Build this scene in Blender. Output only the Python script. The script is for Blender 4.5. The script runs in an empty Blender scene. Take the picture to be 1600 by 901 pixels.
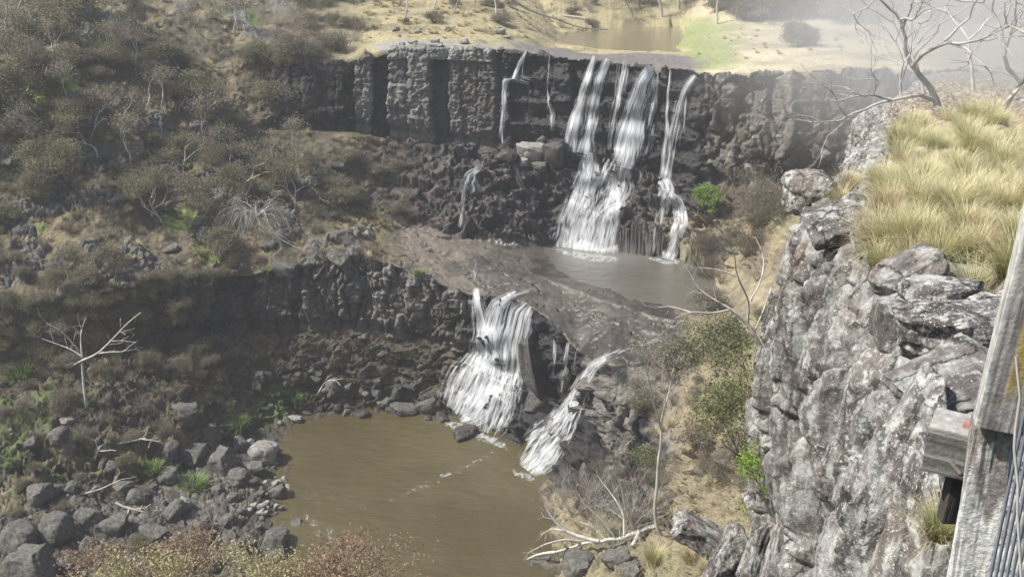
import bpy, math, random
import numpy as np
from mathutils import Vector, Matrix, Euler
from math import radians as R

# ------------------------------------------------------------------ camera, light
H = 53.5; PITCH = 20.0; F = 1570.0
sc = bpy.context.scene
cam = bpy.data.objects.new('camera', bpy.data.cameras.new('camera'))
sc.collection.objects.link(cam)
cam.location = (0, 0, H); cam.rotation_euler = (R(90-PITCH), 0, 0)
cam.data.sensor_width = 36; cam.data.lens = 36*F/1600
cam.data.clip_start = 0.05; cam.data.clip_end = 2000
sc.camera = cam
SUN_EL, SUN_AZ = 52.0, -100.0          # azimuth measured from +Y towards +X
w = bpy.data.worlds.new('World'); sc.world = w; w.use_nodes = True
nt = w.node_tree; bg = nt.nodes['Background']
sky = nt.nodes.new('ShaderNodeTexSky'); sky.sky_type = 'NISHITA'; sky.sun_disc = False
sky.sun_elevation = R(SUN_EL); sky.sun_rotation = R(SUN_AZ)
sky.air_density = 1.2; sky.dust_density = 3.0
nt.links.new(sky.outputs[0], bg.inputs[0]); bg.inputs[1].default_value = 0.10
sun = bpy.data.objects.new('sun', bpy.data.lights.new('sun', 'SUN'))
sc.collection.objects.link(sun)
sun.data.energy = 4.8; sun.data.angle = R(0.6); sun.data.color = (1, .955, .88)
sd = Vector((math.sin(R(SUN_AZ))*math.cos(R(SUN_EL)), math.cos(R(SUN_AZ))*math.cos(R(SUN_EL)), math.sin(R(SUN_EL))))
sun.rotation_euler = (-sd).to_track_quat('-Z', 'Y').to_euler()
sun.location = (-40, 60, 120)
sc.view_settings.view_transform = 'Standard'; sc.view_settings.look = 'None'
sc.view_settings.exposure = 0.55; sc.view_settings.gamma = 1
sc.cycles.transparent_max_bounces = 24; sc.cycles.max_bounces = 5
sc.cycles.volume_bounces = 0

# ------------------------------------------------------------------ helpers
cp, sp = math.cos(R(PITCH)), math.sin(R(PITCH))
def ray(px, py):
    a = (px-800)/F; b = -(py-450.5)/F
    return np.array([a, cp+b*sp, -sp+b*cp])
def PZ(px, py, z):
    d = ray(px, py); t = (z-H)/d[2]; return np.array([0, 0, H])+d*t
def PY_(px, py, Y):
    d = ray(px, py); t = Y/d[1]; return np.array([0, 0, H])+d*t
def project(p):
    p = np.asarray(p); x = p[..., 0]; y = p[..., 1]; z = p[..., 2]-H
    dep = y*cp - z*sp; up = y*sp + z*cp
    return 800+F*x/dep, 450.5-F*up/dep
rng = random.Random(11)
COL = sc.collection

def hash3(ix, iy, iz, seed=0):
    h = (ix.astype(np.uint32)*np.uint32(374761393) + iy.astype(np.uint32)*np.uint32(668265263)
         + iz.astype(np.uint32)*np.uint32(2147483647) + np.uint32((seed*1274126177) & 0xffffffff))
    h = (h ^ (h >> np.uint32(13)))*np.uint32(1274126177)
    h = (h ^ (h >> np.uint32(15)))*np.uint32(2246822519)
    h = h ^ (h >> np.uint32(16))
    return (h & np.uint32(0xffffff)).astype(np.float32)/16777215.0
def h1(i, seed=0):
    i = np.asarray(i).astype(np.int64)
    return hash3(i, i*0+7, i*0+3, seed)
def vn(x, y, z, seed=0):
    fx = np.floor(x); fy = np.floor(y); fz = np.floor(z)
    ix = fx.astype(np.int64); iy = fy.astype(np.int64); iz = fz.astype(np.int64)
    tx = (x-fx); ty = (y-fy); tz = (z-fz)
    tx = tx*tx*(3-2*tx); ty = ty*ty*(3-2*ty); tz = tz*tz*(3-2*tz)
    r = 0
    for dx in (0, 1):
        wx = tx if dx else 1-tx
        for dy in (0, 1):
            wy = ty if dy else 1-ty
            for dz in (0, 1):
                wz = tz if dz else 1-tz
                r = r + wx*wy*wz*hash3(ix+dx, iy+dy, iz+dz, seed)
    return (r*2-1).astype(np.float32)
def fbm(P, freq, octv=4, seed=0, sz=1.0, gain=.5):
    x = P[..., 0]*freq; y = P[..., 1]*freq; z = P[..., 2]*freq*sz
    a = 1; s = 0; tot = 0
    for o in range(octv):
        s = s + a*vn(x+o*17.3, y+o*9.1, z+o*5.7, seed+o); tot += a
        a *= gain; x = x*2.03; y = y*2.03; z = z*2.03
    return s/tot
def worley(x, y, z, seed=0):
    fx = np.floor(x).astype(np.int64); fy = np.floor(y).astype(np.int64); fz = np.floor(z).astype(np.int64)
    d1 = np.full(x.shape, 9., np.float32); d2 = d1.copy(); r = d1*0; tl = d1*0
    for dx in (-1, 0, 1):
        for dy in (-1, 0, 1):
            for dz in (-1, 0, 1):
                ix, iy, iz = fx+dx, fy+dy, fz+dz
                ox = ix+hash3(ix, iy, iz, seed)-x; oy = iy+hash3(ix, iy, iz, seed+1)-y; oz = iz+hash3(ix, iy, iz, seed+2)-z
                d = np.sqrt(ox*ox+oy*oy+oz*oz).astype(np.float32)
                h = hash3(ix, iy, iz, seed+3); hb = hash3(ix, iy, iz, seed+4); hc = hash3(ix, iy, iz, seed+5)
                t = ox*(h-.5)+oy*(hb-.5)+oz*(hc-.5)
                c = d < d1
                d2 = np.where(c, d1, np.minimum(d2, d)); r = np.where(c, h, r); tl = np.where(c, t, tl); d1 = np.where(c, d, d1)
    return d2-d1, r, tl
def blocks(P, sx, sy, sz, seed, amp=1., tilt=1.6, crack=.6):
    e, r, t = worley((P[..., 0]/sx).astype(np.float32), (P[..., 1]/sy).astype(np.float32), (P[..., 2]/sz).astype(np.float32), seed)
    return amp*((r-.5)+tilt*t-crack*(1-ss(e, 0, .14)))
def ss(x, a, b):
    t = np.clip((x-a)/(b-a), 0, 1); return t*t*(3-2*t)
def mixc(c, d, t):
    t = np.asarray(t)[..., None]; return c*(1-t)+np.array(d, dtype=np.float32)*t

def mk_mesh(name, V, Fc, mat=None, parent=None, smooth=True, col=None, wet=None, uv=None):
    me = bpy.data.meshes.new(name)
    V = np.asarray(V, dtype=np.float32)
    if isinstance(Fc, np.ndarray):
        n = Fc.shape[1]
        me.vertices.add(len(V)); me.vertices.foreach_set('co', V.ravel())
        me.loops.add(Fc.size); me.loops.foreach_set('vertex_index', Fc.astype(np.int32).ravel())
        me.polygons.add(len(Fc))
        me.polygons.foreach_set('loop_start', np.arange(0, Fc.size, n, dtype=np.int32))
        me.polygons.foreach_set('loop_total', np.full(len(Fc), n, dtype=np.int32))
        me.update(calc_edges=True)
    else:
        me.from_pydata([tuple(map(float, v)) for v in V], [], Fc)
    if smooth is not None:
        me.polygons.foreach_set('use_smooth', np.full(len(me.polygons), bool(smooth)))
    if col is not None:
        a = me.attributes.new('Col', 'FLOAT_COLOR', 'POINT')
        c4 = np.ones((len(V), 4), dtype=np.float32); c4[:, :3] = np.asarray(col).reshape(-1, 3)
        a.data.foreach_set('color', c4.ravel())
    if wet is not None:
        a = me.attributes.new('wet', 'FLOAT', 'POINT'); a.data.foreach_set('value', np.asarray(wet, dtype=np.float32).ravel())
    if uv is not None:
        for k, nm in enumerate(('u', 'v', 'dens')):
            a = me.attributes.new(nm, 'FLOAT', 'POINT')
            a.data.foreach_set('value', np.ascontiguousarray(uv[..., k], dtype=np.float32).ravel())
    if mat: me.materials.append(mat)
    me.validate()
    o = bpy.data.objects.new(name, me); COL.objects.link(o)
    if parent: o.parent = parent
    return o
def grid_faces(nr, nc):
    i = np.arange(nr*nc).reshape(nr, nc)
    return np.stack([i[:-1, :-1], i[:-1, 1:], i[1:, 1:], i[1:, :-1]], -1).reshape(-1, 4)
def tag(o, label=None, cat=None, group=None, kind=None):
    if label: o['label'] = label
    if cat: o['category'] = cat
    if group: o['group'] = group
    if kind: o['kind'] = kind
    return o
def empty(name, loc, label, cat, group=None):
    o = bpy.data.objects.new(name, None); COL.objects.link(o); o.location = Vector([float(q) for q in loc]); o.empty_display_size = .3
    return tag(o, label, cat, group)
def copy_tree(o, parent=None):
    c = o.copy(); COL.objects.link(c); c.parent = parent
    for ch in o.children: copy_tree(ch, c)
    return c

# ------------------------------------------------------------------ materials
def newmat(name):
    m = bpy.data.materials.new(name); m.use_nodes = True
    t = m.node_tree; b = t.nodes['Principled BSDF']; return m, t, b
def noise_node(t, scale, detail=4, rough=.6, vec=None):
    n = t.nodes.new('ShaderNodeTexNoise'); n.inputs['Scale'].default_value = scale
    n.inputs['Detail'].default_value = detail; n.inputs['Roughness'].default_value = rough
    if vec: t.links.new(vec, n.inputs['Vector'])
    return n
def geo_pos(t):
    return t.nodes.new('ShaderNodeNewGeometry').outputs['Position']
def obj_pos(t):
    return t.nodes.new('ShaderNodeTexCoord').outputs['Object']
def ramp(t, src, stops):
    r = t.nodes.new('ShaderNodeValToRGB'); e = r.color_ramp.elements
    while len(e) > 1: e.remove(e[-1])
    for k, (p, c) in enumerate(stops):
        c = tuple(c)+(1,) if not isinstance(c, (int, float)) else (c, c, c, 1)
        if k == 0: e[0].position = p; e[0].color = c
        else:
            q = e.new(p); q.color = c
    t.links.new(src, r.inputs[0]); return r
def mul(t, a, b):
    n = t.nodes.new('ShaderNodeMix'); n.data_type = 'RGBA'; n.blend_type = 'MULTIPLY'; n.inputs[0].default_value = 1
    t.links.new(a, n.inputs[6]); t.links.new(b, n.inputs[7]); return n.outputs[2]
def mixn(t, fac, a, b):
    n = t.nodes.new('ShaderNodeMix'); n.data_type = 'RGBA'
    t.links.new(fac, n.inputs[0])
    for s, k in ((a, 6), (b, 7)):
        if isinstance(s, tuple): n.inputs[k].default_value = s+(1,)
        else: t.links.new(s, n.inputs[k])
    return n.outputs[2]
def bump(t, b, src, strength, dist):
    n = t.nodes.new('ShaderNodeBump'); n.inputs['Strength'].default_value = strength
    n.inputs['Distance'].default_value = dist
    t.links.new(src, n.inputs['Height']); t.links.new(n.outputs[0], b.inputs['Normal'])

def terrain_mat(name, fine=3.0, bs=.6, bd=.15, lo=.55, hi=1.5, speck=None):
    m, t, b = newmat(name)
    at = t.nodes.new('ShaderNodeAttribute'); at.attribute_name = 'Col'
    wt = t.nodes.new('ShaderNodeAttribute'); wt.attribute_name = 'wet'
    p = geo_pos(t); n = noise_node(t, fine, 7, .72, p)
    r = ramp(t, n.outputs[0], [(.3, lo), (.5, 1.0), (.7, hi)])
    c = mul(t, at.outputs['Color'], r.outputs[0])
    if speck:
        n2 = noise_node(t, speck[0], 6, .75, p)
        r2 = ramp(t, n2.outputs[0], [(speck[1], 0.0), (speck[1]+.06, 1.0)])
        c = mixn(t, r2.outputs[0], c, speck[2])
    t.links.new(c, b.inputs['Base Color'])
    rr = t.nodes.new('ShaderNodeMapRange'); t.links.new(wt.outputs['Fac'], rr.inputs[0])
    rr.inputs[3].default_value = .92; rr.inputs[4].default_value = .17
    t.links.new(rr.outputs[0], b.inputs['Roughness'])
    b.inputs['Specular IOR Level'].default_value = .4
    bump(t, b, n.outputs[0], bs, bd)
    return m
M = {}
M['rock'] = terrain_mat('cliff_rock', 2.2, .9, .35, speck=(5.5, .66, (.33, .33, .30)))
M['wetrock'] = terrain_mat('wet_rock', 2.6, .8, .25)
M['shelf'] = terrain_mat('shelf_rock', 1.6, .55, .16, .65, 1.45, speck=(.9, .74, (.12, .11, .10)))
M['soil'] = terrain_mat('soil', 3.2, .9, .3, .5, 1.7)
M['grassland'] = terrain_mat('grassland', 2.2, .8, .3, .6, 1.5)

def simple(name, col, rough=.85, var=.35, scale=6, trans=0, bumpd=0, obj=False):
    m, t, b = newmat(name)
    n = noise_node(t, scale, 5, .65, obj_pos(t) if obj else geo_pos(t))
    c = np.array(col)
    r = ramp(t, n.outputs[0], [(.3, tuple(c*(1-var))), (.5, tuple(c)), (.72, tuple(np.minimum(c*(1+var), .9)))])
    t.links.new(r.outputs[0], b.inputs['Base Color']); b.inputs['Roughness'].default_value = rough
    b.inputs['Specular IOR Level'].default_value = .3
    if bumpd: bump(t, b, n.outputs[0], .8, bumpd)
    if trans:
        tr = t.nodes.new('ShaderNodeBsdfTranslucent'); t.links.new(r.outputs[0], tr.inputs[0])
        mx = t.nodes.new('ShaderNodeMixShader'); mx.inputs[0].default_value = trans
        out = t.nodes['Material Output']
        t.links.new(b.outputs[0], mx.inputs[1]); t.links.new(tr.outputs[0], mx.inputs[2]); t.links.new(mx.outputs[0], out.inputs[0])
    return m
M['leaf_olive'] = simple('leaf_olive', (.20, .19, .115), .7, .35, .8, .4)
M['leaf_grey'] = simple('leaf_grey', (.23, .205, .15), .75, .35, .8, .35)
M['leaf_green'] = simple('leaf_green', (.15, .165, .075), .65, .4, 1, .3)
M['leaf_bright'] = simple('leaf_bright', (.20, .30, .06), .6, .35, 3, .35)
M['leaf_rust'] = simple('leaf_rust', (.29, .20, .13), .6, .4, 2, .3)
M['leaf_yellow'] = simple('leaf_yellow', (.40, .37, .20), .6, .4, 4, .3)
M['twig_brown'] = simple('twig_brown', (.16, .125, .10), .9, .3, 1)
M['bark_pale'] = simple('bark_pale', (.40, .38, .35), .85, .35, 1.5)
M['bark_dead'] = simple('bark_dead', (.50, .48, .44), .85, .4, 4)
M['bark_grey'] = simple('bark_grey', (.24, .22, .20), .9, .35, 1.5)
M['boulder'] = simple('boulder', (.115, .11, .10), .9, .6, 3.2, 0, .25)
M['boulder_dark'] = simple('boulder_dark', (.06, .056, .052), .5, .5, 2.6, 0, .2)
M['boulder_pale'] = simple('boulder_pale', (.25, .24, .22), .9, .45, 3, 0, .15)

# grass blade material: colour along the blade comes from the thing itself (straw tips, green base)
def grass_mat(name, c0, c1, c2):
    m, t, b = newmat(name)
    n = noise_node(t, 2.5, 4, .6, obj_pos(t))
    at = t.nodes.new('ShaderNodeAttribute'); at.attribute_name = 'u'
    r = ramp(t, at.outputs['Fac'], [(0, c0), (.45, c1), (1, c2)])
    r2 = ramp(t, n.outputs[0], [(.3, .7), (.7, 1.25)])
    c = mul(t, r.outputs[0], r2.outputs[0]); t.links.new(c, b.inputs['Base Color']); b.inputs['Roughness'].default_value = .6
    tr = t.nodes.new('ShaderNodeBsdfTranslucent'); t.links.new(c, tr.inputs[0])
    mx = t.nodes.new('ShaderNodeMixShader'); mx.inputs[0].default_value = .35
    t.links.new(b.outputs[0], mx.inputs[1]); t.links.new(tr.outputs[0], mx.inputs[2]); t.links.new(mx.outputs[0], t.nodes['Material Output'].inputs[0])
    return m
M['tussock'] = grass_mat('tussock_grass', (.22, .18, .09), (.42, .41, .18), (.74, .68, .46))
M['straw'] = grass_mat('straw_grass', (.28, .22, .12), (.50, .42, .24), (.70, .62, .42))
M['dull'] = grass_mat('dull_grass', (.10, .085, .05), (.17, .145, .085), (.28, .235, .14))
M['lush'] = grass_mat('lush_grass', (.08, .12, .03), (.13, .21, .05), (.22, .30, .08))

# ------------------------------------------------------------------ terrain loft
# every column is a profile of (image row, world Y) or (image row, 'z', height) of the ground, near to far
def K(py, Y=None, z=None, px=0):
    if z is not None: return PZ(px, py, z)
    return PY_(px, py, Y)
def prof(px, k):
    out = []
    for e in k:
        if e[0] == 'w': a = (px-800)/F; out.append(np.array([0, e[1], e[2]])); out[-1][0] = a*(e[1]*cp-(e[2]-H)*sp)
        elif e[0] == 'z': out.append(PZ(px, e[1], e[2]))
        else: out.append(PY_(px, e[0], e[1]))
    return np.array(out)
W = 'w'; Z = 'z'
COLS = {
 -260: [(W,40,14),(W,58,9),(Z,900,5),(Z,740,8),(580,92),(470,93.5),(400,102),(300,110),(200,116),(100,121),(0,136),(W,185,58),(W,330,110)],
 0:    [(W,40,12),(W,60,5),(Z,900,2.5),(Z,740,5),(575,97),(480,98.2),(400,106),(300,113),(200,119),(100,126),(0,139),(W,190,56),(W,330,105)],
 150:  [(W,40,12),(W,60,3),(Z,900,1.5),(Z,760,3),(560,98.5),(458,99.6),(390,107),(290,115),(200,122),(100,130),(0,145),(W,190,52),(W,330,95)],
 270:  [(W,40,11),(W,60,2.5),(Z,900,1.2),(Z,740,1.6),(525,104),(438,105),(375,112),(280,121),(200,128),(105,136),(0,155),(W,195,50),(W,330,90)],
 390:  [(W,40,11),(W,60,2),(Z,900,.9),(Z,668,.5),(514,108.5),(428,109.5),(365,115),(290,123),(198,133),(100,141),(38,155),(W,200,49),(W,330,85)],
 465:  [(W,40,11),(W,60,.8),(Z,900,-1.2),(Z,650,-.1),(514,109.5),(418,110.5),(360,117),(310,123),(195,136),(98,139),(38,158),(W,205,48),(W,330,80)],
 560:  [(W,40,11),(W,60,-1),(Z,900,-2),(Z,640,-.1),(518,109.5),(398,111),(366,118),(330,125),(198,138),(92,139.3),(38,158),(W,210,46),(W,330,75)],
 620:  [(W,40,11),(W,60,-1),(Z,900,-2),(Z,640,-.1),(532,109),(415,110.5),(385,118),(346,125),(212,138),(72,139),(40,152),(W,200,44),(W,330,72)],
 700:  [(W,40,11),(W,60,-1),(Z,900,-2),(Z,646,-.1),(545,107.6),(446,109),(402,118),(364,125),(222,137),(73,138),(45,150),(W,200,43.5),(W,330,72)],
 745:  [(W,40,11),(W,60,-1),(Z,900,-2),(Z,664,-.2),(560,106),(462,108),(Z,412,14.2),(Z,372,14.8),(226,136),(75,137),(50,150),(W,200,43),(W,330,70)],
 790:  [(W,40,11),(W,60,-1),(Z,900,-2),(Z,686,-.2),(575,104.6),(463,107.2),(Z,422,14.2),(Z,380,14.4),(230,135),(77,136),(56,150),(W,200,42),(W,330,70)],
 830:  [(W,40,11),(W,60,-1),(Z,900,-2),(Z,704,-.2),(590,102.5),(478,104.2),(Z,430,14.2),(Z,384,14.2),(232,134),(82,135),(66,149),(W,205,41),(W,330,70)],
 845:  [(W,40,11),(W,60,-.5),(Z,900,-.5),(Z,722,-.2),(595,101.5),(490,103),(Z,433,14.2),(Z,385,14.0),(234,133.5),(84,134.7),(72,149),(W,205,40),(W,330,69)],
 870:  [(W,40,11),(W,60,.5),(Z,900,.25),(Z,752,.3),(610,99),(508,101),(Z,436,14.25),(Z,386,13.9),(236,132.5),(88,134),(Z,70,36.15),(Z,50,36.1),(W,330,68)],
 905:  [(W,40,11),(W,60,1.5),(Z,900,1.3),(Z,765,1.3),(630,95.5),(552,97.5),(Z,450,14.25),(Z,392,13.9),(240,131.5),(92,133),(Z,78,36.1),(Z,46,36.1),(W,330,68)],
 950:  [(W,40,11),(W,60,3),(Z,900,2.8),(Z,790,2.4),(700,88.5),(572,92),(Z,468,14.3),(Z,402,13.9),(246,131),(97,132),(Z,81,36.1),(Z,44,36.1),(W,330,66)],
 1005: [(W,40,12),(W,60,4),(Z,900,3.6),(Z,815,3.2),(735,84.5),(568,92),(Z,482,14.3),(Z,408,13.9),(268,129),(101,130),(Z,82,36.1),(Z,42,36.1),(W,330,66)],
 1060: [(W,42,13),(W,58,7),(Z,900,4.5),(820,76.5),(700,83),(552,93),(Z,492,14.3),(Z,412,13.9),(286,126),(106,127.6),(Z,84,36.2),(Z,42,36.2),(W,330,66)],
 1090: [(W,42,14),(W,56,10),(900,60),(810,73),(690,81),(546,91),(Z,494,14.3),(Z,416,14.0),(288,124),(112,125),(Z,86,36.6),(Z,42,37),(W,330,66)],
 1140: [(W,42,16),(W,52,13),(900,57),(800,69),(680,78),(545,88),(Z,492,14.6),(Z,428,14.3),(287,121.5),(113,122.8),(84,137),(42,168),(W,330,66)],
 1210: [(W,42,18),(W,50,15),(900,54),(800,61),(680,71),(560,82),(480,93),(420,102),(287,118),(112,120),(84,135),(42,166),(W,330,66)],
 1310: [(W,42,19),(W,48,17),(900,48),(800,56),(680,66),(560,77),(470,88),(400,98),(277,113.5),(108,115),(82,132),(42,164),(W,330,66)],
 1420: [(W,42,20),(W,46,18),(900,46),(800,52),(680,62),(560,73),(460,85),(390,95),(270,108.5),(106,110),(82,130),(42,160),(W,330,66)],
 1560: [(W,42,21),(W,46,19),(900,46),(800,52),(680,62),(560,73),(460,85),(390,95),(250,107),(112,108),(84,126),(44,156),(W,330,68)],
 1900: [(W,42,24),(W,46,23),(900,46),(800,52),(680,62),(560,73),(460,85),(380,92),(230,103),(112,105),(84,122),(44,150),(W,330,72)],
}
cx = np.array(sorted(COLS)); CK = np.array([prof(c, COLS[c]) for c in cx])      # (ncol, 13, 3)
NK = CK.shape[1]
LEFT, RIGHT = -240, 1880
def colspace():
    a = list(np.arange(LEFT, -30, 6.0)); a += list(np.arange(-30, 1460, 1.62)); a += list(np.arange(1460, 1640, 2.6)); a += list(np.arange(1640, RIGHT, 8.0))
    return np.array(a)
PXS = colspace(); NC = len(PXS)
SEG = [8, 20, 110, 110, 105, 75, 70, 120, 125, 45, 45, 30]
rows = []; tt = []
for k, n in enumerate(SEG):
    for i in range(n): rows.append((k, i/n))
rows.append((NK-2, 1.0))
RS = np.array([r[0] for r in rows]); RT = np.array([r[1] for r in rows]); NR = len(rows)
START = np.concatenate([[0], np.cumsum(SEG)])
# across-column interpolation: direction-preserving, smoothed (monotone hermite via fine averaging)
CKx = np.empty((NC, NK, 3))
for k in range(NK):
    for a in range(3):
        v = np.interp(PXS, cx, CK[:, k, a])
        n = 21; ker = np.hanning(n+2)[1:-1]; ker /= ker.sum()
        CKx[:, k, a] = np.convolve(np.pad(v, n//2, mode='reflect', reflect_type='odd'), ker, 'valid')
G = CKx[:, RS, :]*(1-RT)[None, :, None] + CKx[:, np.minimum(RS+1, NK-1), :]*RT[None, :, None]
G = G.transpose(1, 0, 2).astype(np.float32)                      # (NR, NC, 3)
# slight smoothing along the profile, except at the crisp cliff lips (knots 5 and 9)
U = (RS+RT)[:, None]+np.zeros((1, NC)); PXG = np.zeros((NR, 1))+PXS[None, :]
Gs = G.copy()
for it in range(6):
    Gs[1:-1] = (Gs[:-2]+2*Gs[1:-1]+Gs[2:])/4
keep = np.exp(-((U-5)/.12)**2)+np.exp(-((U-9)/.10)**2)
keep = np.clip(keep, 0, 1)[..., None]
G = (Gs*(1-keep)+G*keep).astype(np.float32)
du = np.gradient(G, axis=1); dv = np.gradient(G, axis=0)
Nn = np.cross(du, dv); Nn /= np.linalg.norm(Nn, axis=-1, keepdims=True)+1e-9
# arc length along the cliffs
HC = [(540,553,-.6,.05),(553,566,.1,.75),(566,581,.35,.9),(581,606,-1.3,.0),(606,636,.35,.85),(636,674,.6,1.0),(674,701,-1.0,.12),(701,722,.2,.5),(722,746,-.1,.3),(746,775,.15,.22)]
def arclen(k):
    p = CKx[:, k, :2]; return np.concatenate([[0], np.cumsum(np.linalg.norm(np.diff(p, axis=0), axis=1))])
S9, S5 = arclen(9), arclen(5)
X, Yw, Zw = G[..., 0], G[..., 1], G[..., 2]

def columns(S, z, wdt, seed, P, jh=3.2, warp=1.3):
    """columnar basalt: returns outward offset, crack mask, id hashes"""
    n = fbm(P, .35, 2, seed+50)
    s = (S + warp*n + .25*vn(P[..., 0]*2, P[..., 1]*2, P[..., 2]*.4, seed+9))/wdt
    base = np.floor(s); f = s-base
    jit = h1(base, seed)*.5+.25                                   # split cells irregularly
    sub = (f > jit).astype(np.float32); idc = base*2+sub
    d = np.minimum(np.abs(f-jit), np.minimum(f, 1-f))*wdt
    r1 = h1(idc, seed+1); r2 = h1(idc, seed+2)
    zz = (z + r2*5 + .15*n)/(jh*(0.6+r1)); zb = np.floor(zz); fz = zz-zb
    r3 = hash3(idc.astype(np.int64), zb.astype(np.int64), zb.astype(np.int64)*0, seed+3)
    dz = np.minimum(fz, 1-fz)*jh
    crack = np.maximum(np.exp(-(d/.10)**2)*(.25+.75*r1), .45*np.exp(-(dz/.07)**2)*ss(r3, .3, .8))
    off = (r1-.5)*1.0+(r3-.5)*.9
    return off, crack, r1, r3
disp = np.zeros((NR, NC), dtype=np.float32)
col = np.zeros((NR, NC, 3), dtype=np.float32); wet = np.zeros((NR, NC), dtype=np.float32)
big = fbm(G, .09, 3, 1); mid = fbm(G, .4, 4, 5); fine = fbm(G, 1.7, 3, 9)
big2 = fbm(G, .16, 3, 71)
def seg(a, b, soft=.0):
    return (U >= a) & (U <= b)
# --- cliff bands
def band(a, b, sf=.06):
    return ss(U, a-sf, a+sf)*(1-ss(U, b-sf*.5, b+sf*.5))
offU, crU, rU, qU = columns(S9[None, :]+0*U, Zw, 3.6, 20, G, 3.6, .6)
WP = np.stack([X+.9*mid, Yw+.9*fbm(G, .4, 3, 61), Zw+.7*fbm(G, .5, 3, 62)], -1)
B1 = np.zeros((NR, NC), np.float32); B2 = B1.copy(); B3 = B1.copy()
ra, rb = START[2], START[9]+3
B1[ra:rb] = blocks(WP[ra:rb], 3.2, 3.2, 2.3, 200); B2[ra:rb] = blocks(WP[ra:rb], 1.3, 1.3, 1.15, 210); B3[ra:rb] = blocks(WP[ra:rb], .55, .55, .5, 220)
WA = np.stack([X+1.6*mid+.5*fine, Yw+1.6*fbm(G, .4, 3, 61), Zw+1.0*fbm(G, .6, 3, 62)+.25*fine], -1); BA = B1*0; BA2 = B1*0; BS = B1*0
BA[ra:rb] = blocks(WA[ra:rb], 3.8, 3.8, 1.5, 240, 1, 2.2, .12); BA2[ra:rb] = blocks(WA[ra:rb], 1.5, 1.5, .7, 250, 1, 2.4, .15); BS[ra:rb] = blocks(WA[ra:rb], 3.5, 1.6, 6., 260, 1, 1.2, .35)
BV = np.zeros((NR, NC), np.float32); BV[ra:rb] = blocks(WP[ra:rb], 1.9, 1.9, 5.0, 230)
offL, crL, rL, qL = columns(S5[None, :]+0*U, Zw, 2.0, 40, G, 2.0)
mU = band(8.0, 9.0); mL = band(4.0, 5.0)
leftcliff = ss(PXG, 395, 440)                                      # upper cliff exists from x=410 rightwards
rightU = ss(PXG, 1080, 1120)
mU = mU*leftcliff
ampU = 1.0*(1-.35*rightU)
disp += mU*(offU*ampU*1.5 - crU*.5 + mid*.45 + fine*.16+B2*.25+BV*(.35+.9*rightU)-B2*.15*rightU+B3*.1+.5*rightU*vn(S9[None, :]*.8+mid*.5, Zw*.12, 0*U+3, 93))
hpx = PXG+5*fbm(G, .4, 3, 401)+3*fine; hoff = np.zeros((NR, NC), np.float32); hbr = hoff.copy(); hin = hoff.copy(); hcr = hoff.copy()
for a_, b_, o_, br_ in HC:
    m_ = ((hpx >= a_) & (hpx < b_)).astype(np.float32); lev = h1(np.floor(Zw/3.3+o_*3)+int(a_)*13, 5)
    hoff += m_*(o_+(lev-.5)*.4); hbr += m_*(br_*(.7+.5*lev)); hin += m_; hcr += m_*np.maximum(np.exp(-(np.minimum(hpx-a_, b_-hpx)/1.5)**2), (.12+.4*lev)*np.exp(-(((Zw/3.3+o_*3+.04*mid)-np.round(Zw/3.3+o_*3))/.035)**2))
disp += mU*hin*(-(offU*ampU*1.5-crU*.5)-mid*.15-BV*.1+.15*fine+hoff*1.25-hcr*.45)
capb = band(8.86, 9.0, .01)*ss(PXG, 600, 608)*(1-ss(PXG, 768, 776)); disp += capb*mU*(.55+.7*h1(np.floor(hpx/23), 8)-hoff*1.25*hin)
# horizontal ledges in the fall face
fallU = ss(PXG, 775, 800)*(1-ss(PXG, 1075, 1100))
ledge = np.abs(((Zw+.6*mid)/3.1) % 1-.5)*2
disp += mU*fallU*(ledge-.5)*.9
lc = (.25+.75*ss(PXG, 130, 300))*(1-ss(PXG, 930, 980))
mLc = mL*lc
vegL = 1-ss(PXG, 200, 300)
disp += mLc*(offL*.8-crL*.45+mid*.5+fine*.12+B2*.35+BV*.75+B3*.14)
# undercut at the base of both cliffs
disp -= np.exp(-((U-4.05)/.10)**2)*1.5*lc*(1-ss(PXG, 740, 800)*.8)
disp -= np.exp(-((U-8.03)/.07)**2)*1.3*leftcliff*(1-fallU)
# --- apron : blocky, wet
mA = band(7.0, 8.0, .1)*ss(PXG, 520, 640)*(1-.6*ss(PXG, 1110, 1160))
st = (Zw*1.0+G[..., 1]*.2+1.6*mid+.8*fine)/1.5; stf = st-np.floor(st)
blk = ss(stf, .0, .35)-stf
Pq = np.stack([X*.9, Yw*.9, Zw*.9], -1)
w1 = np.abs(vn(X*.55, Yw*.55, Zw*.55, 3)); w2 = np.abs(vn(X*1.3, Yw*1.3, Zw*1.3, 4)); w3 = np.abs(vn(X*3, Yw*3, Zw*3, 6))
ridge = (1-2*w1)*.9+(.5-w2)*.8+(.5-w3)*.35
disp += mA*(.45+.55*ss(PXG, 640, 740))*(blk*.55+BA*1.9+BA2*.75+fine*.16+mid*.5)
# --- shelf : flat slabs with joints
mS = band(5.0, 7.0, .05)*ss(PXG, 560, 640)*(1-ss(PXG, 1040, 1120))
sj = (X*.8+Yw*.6); tj = (-X*.6+Yw*.8)
st2 = (sj*.25+mid*.7+.3*fine); j1 = st2-np.floor(st2); r_sl = h1(np.floor(st2), 77)
st3 = (tj*.16+mid*.5); j2 = st3-np.floor(st3)
disp += mS*.75*(BS*.22+(r_sl-.5)*.35+(j1-.5)*.3+(j2-.5)*.2+mid*.12+fine*.07-.2*np.exp(-(np.minimum(j1, 1-j1)/.05)**2))
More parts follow.
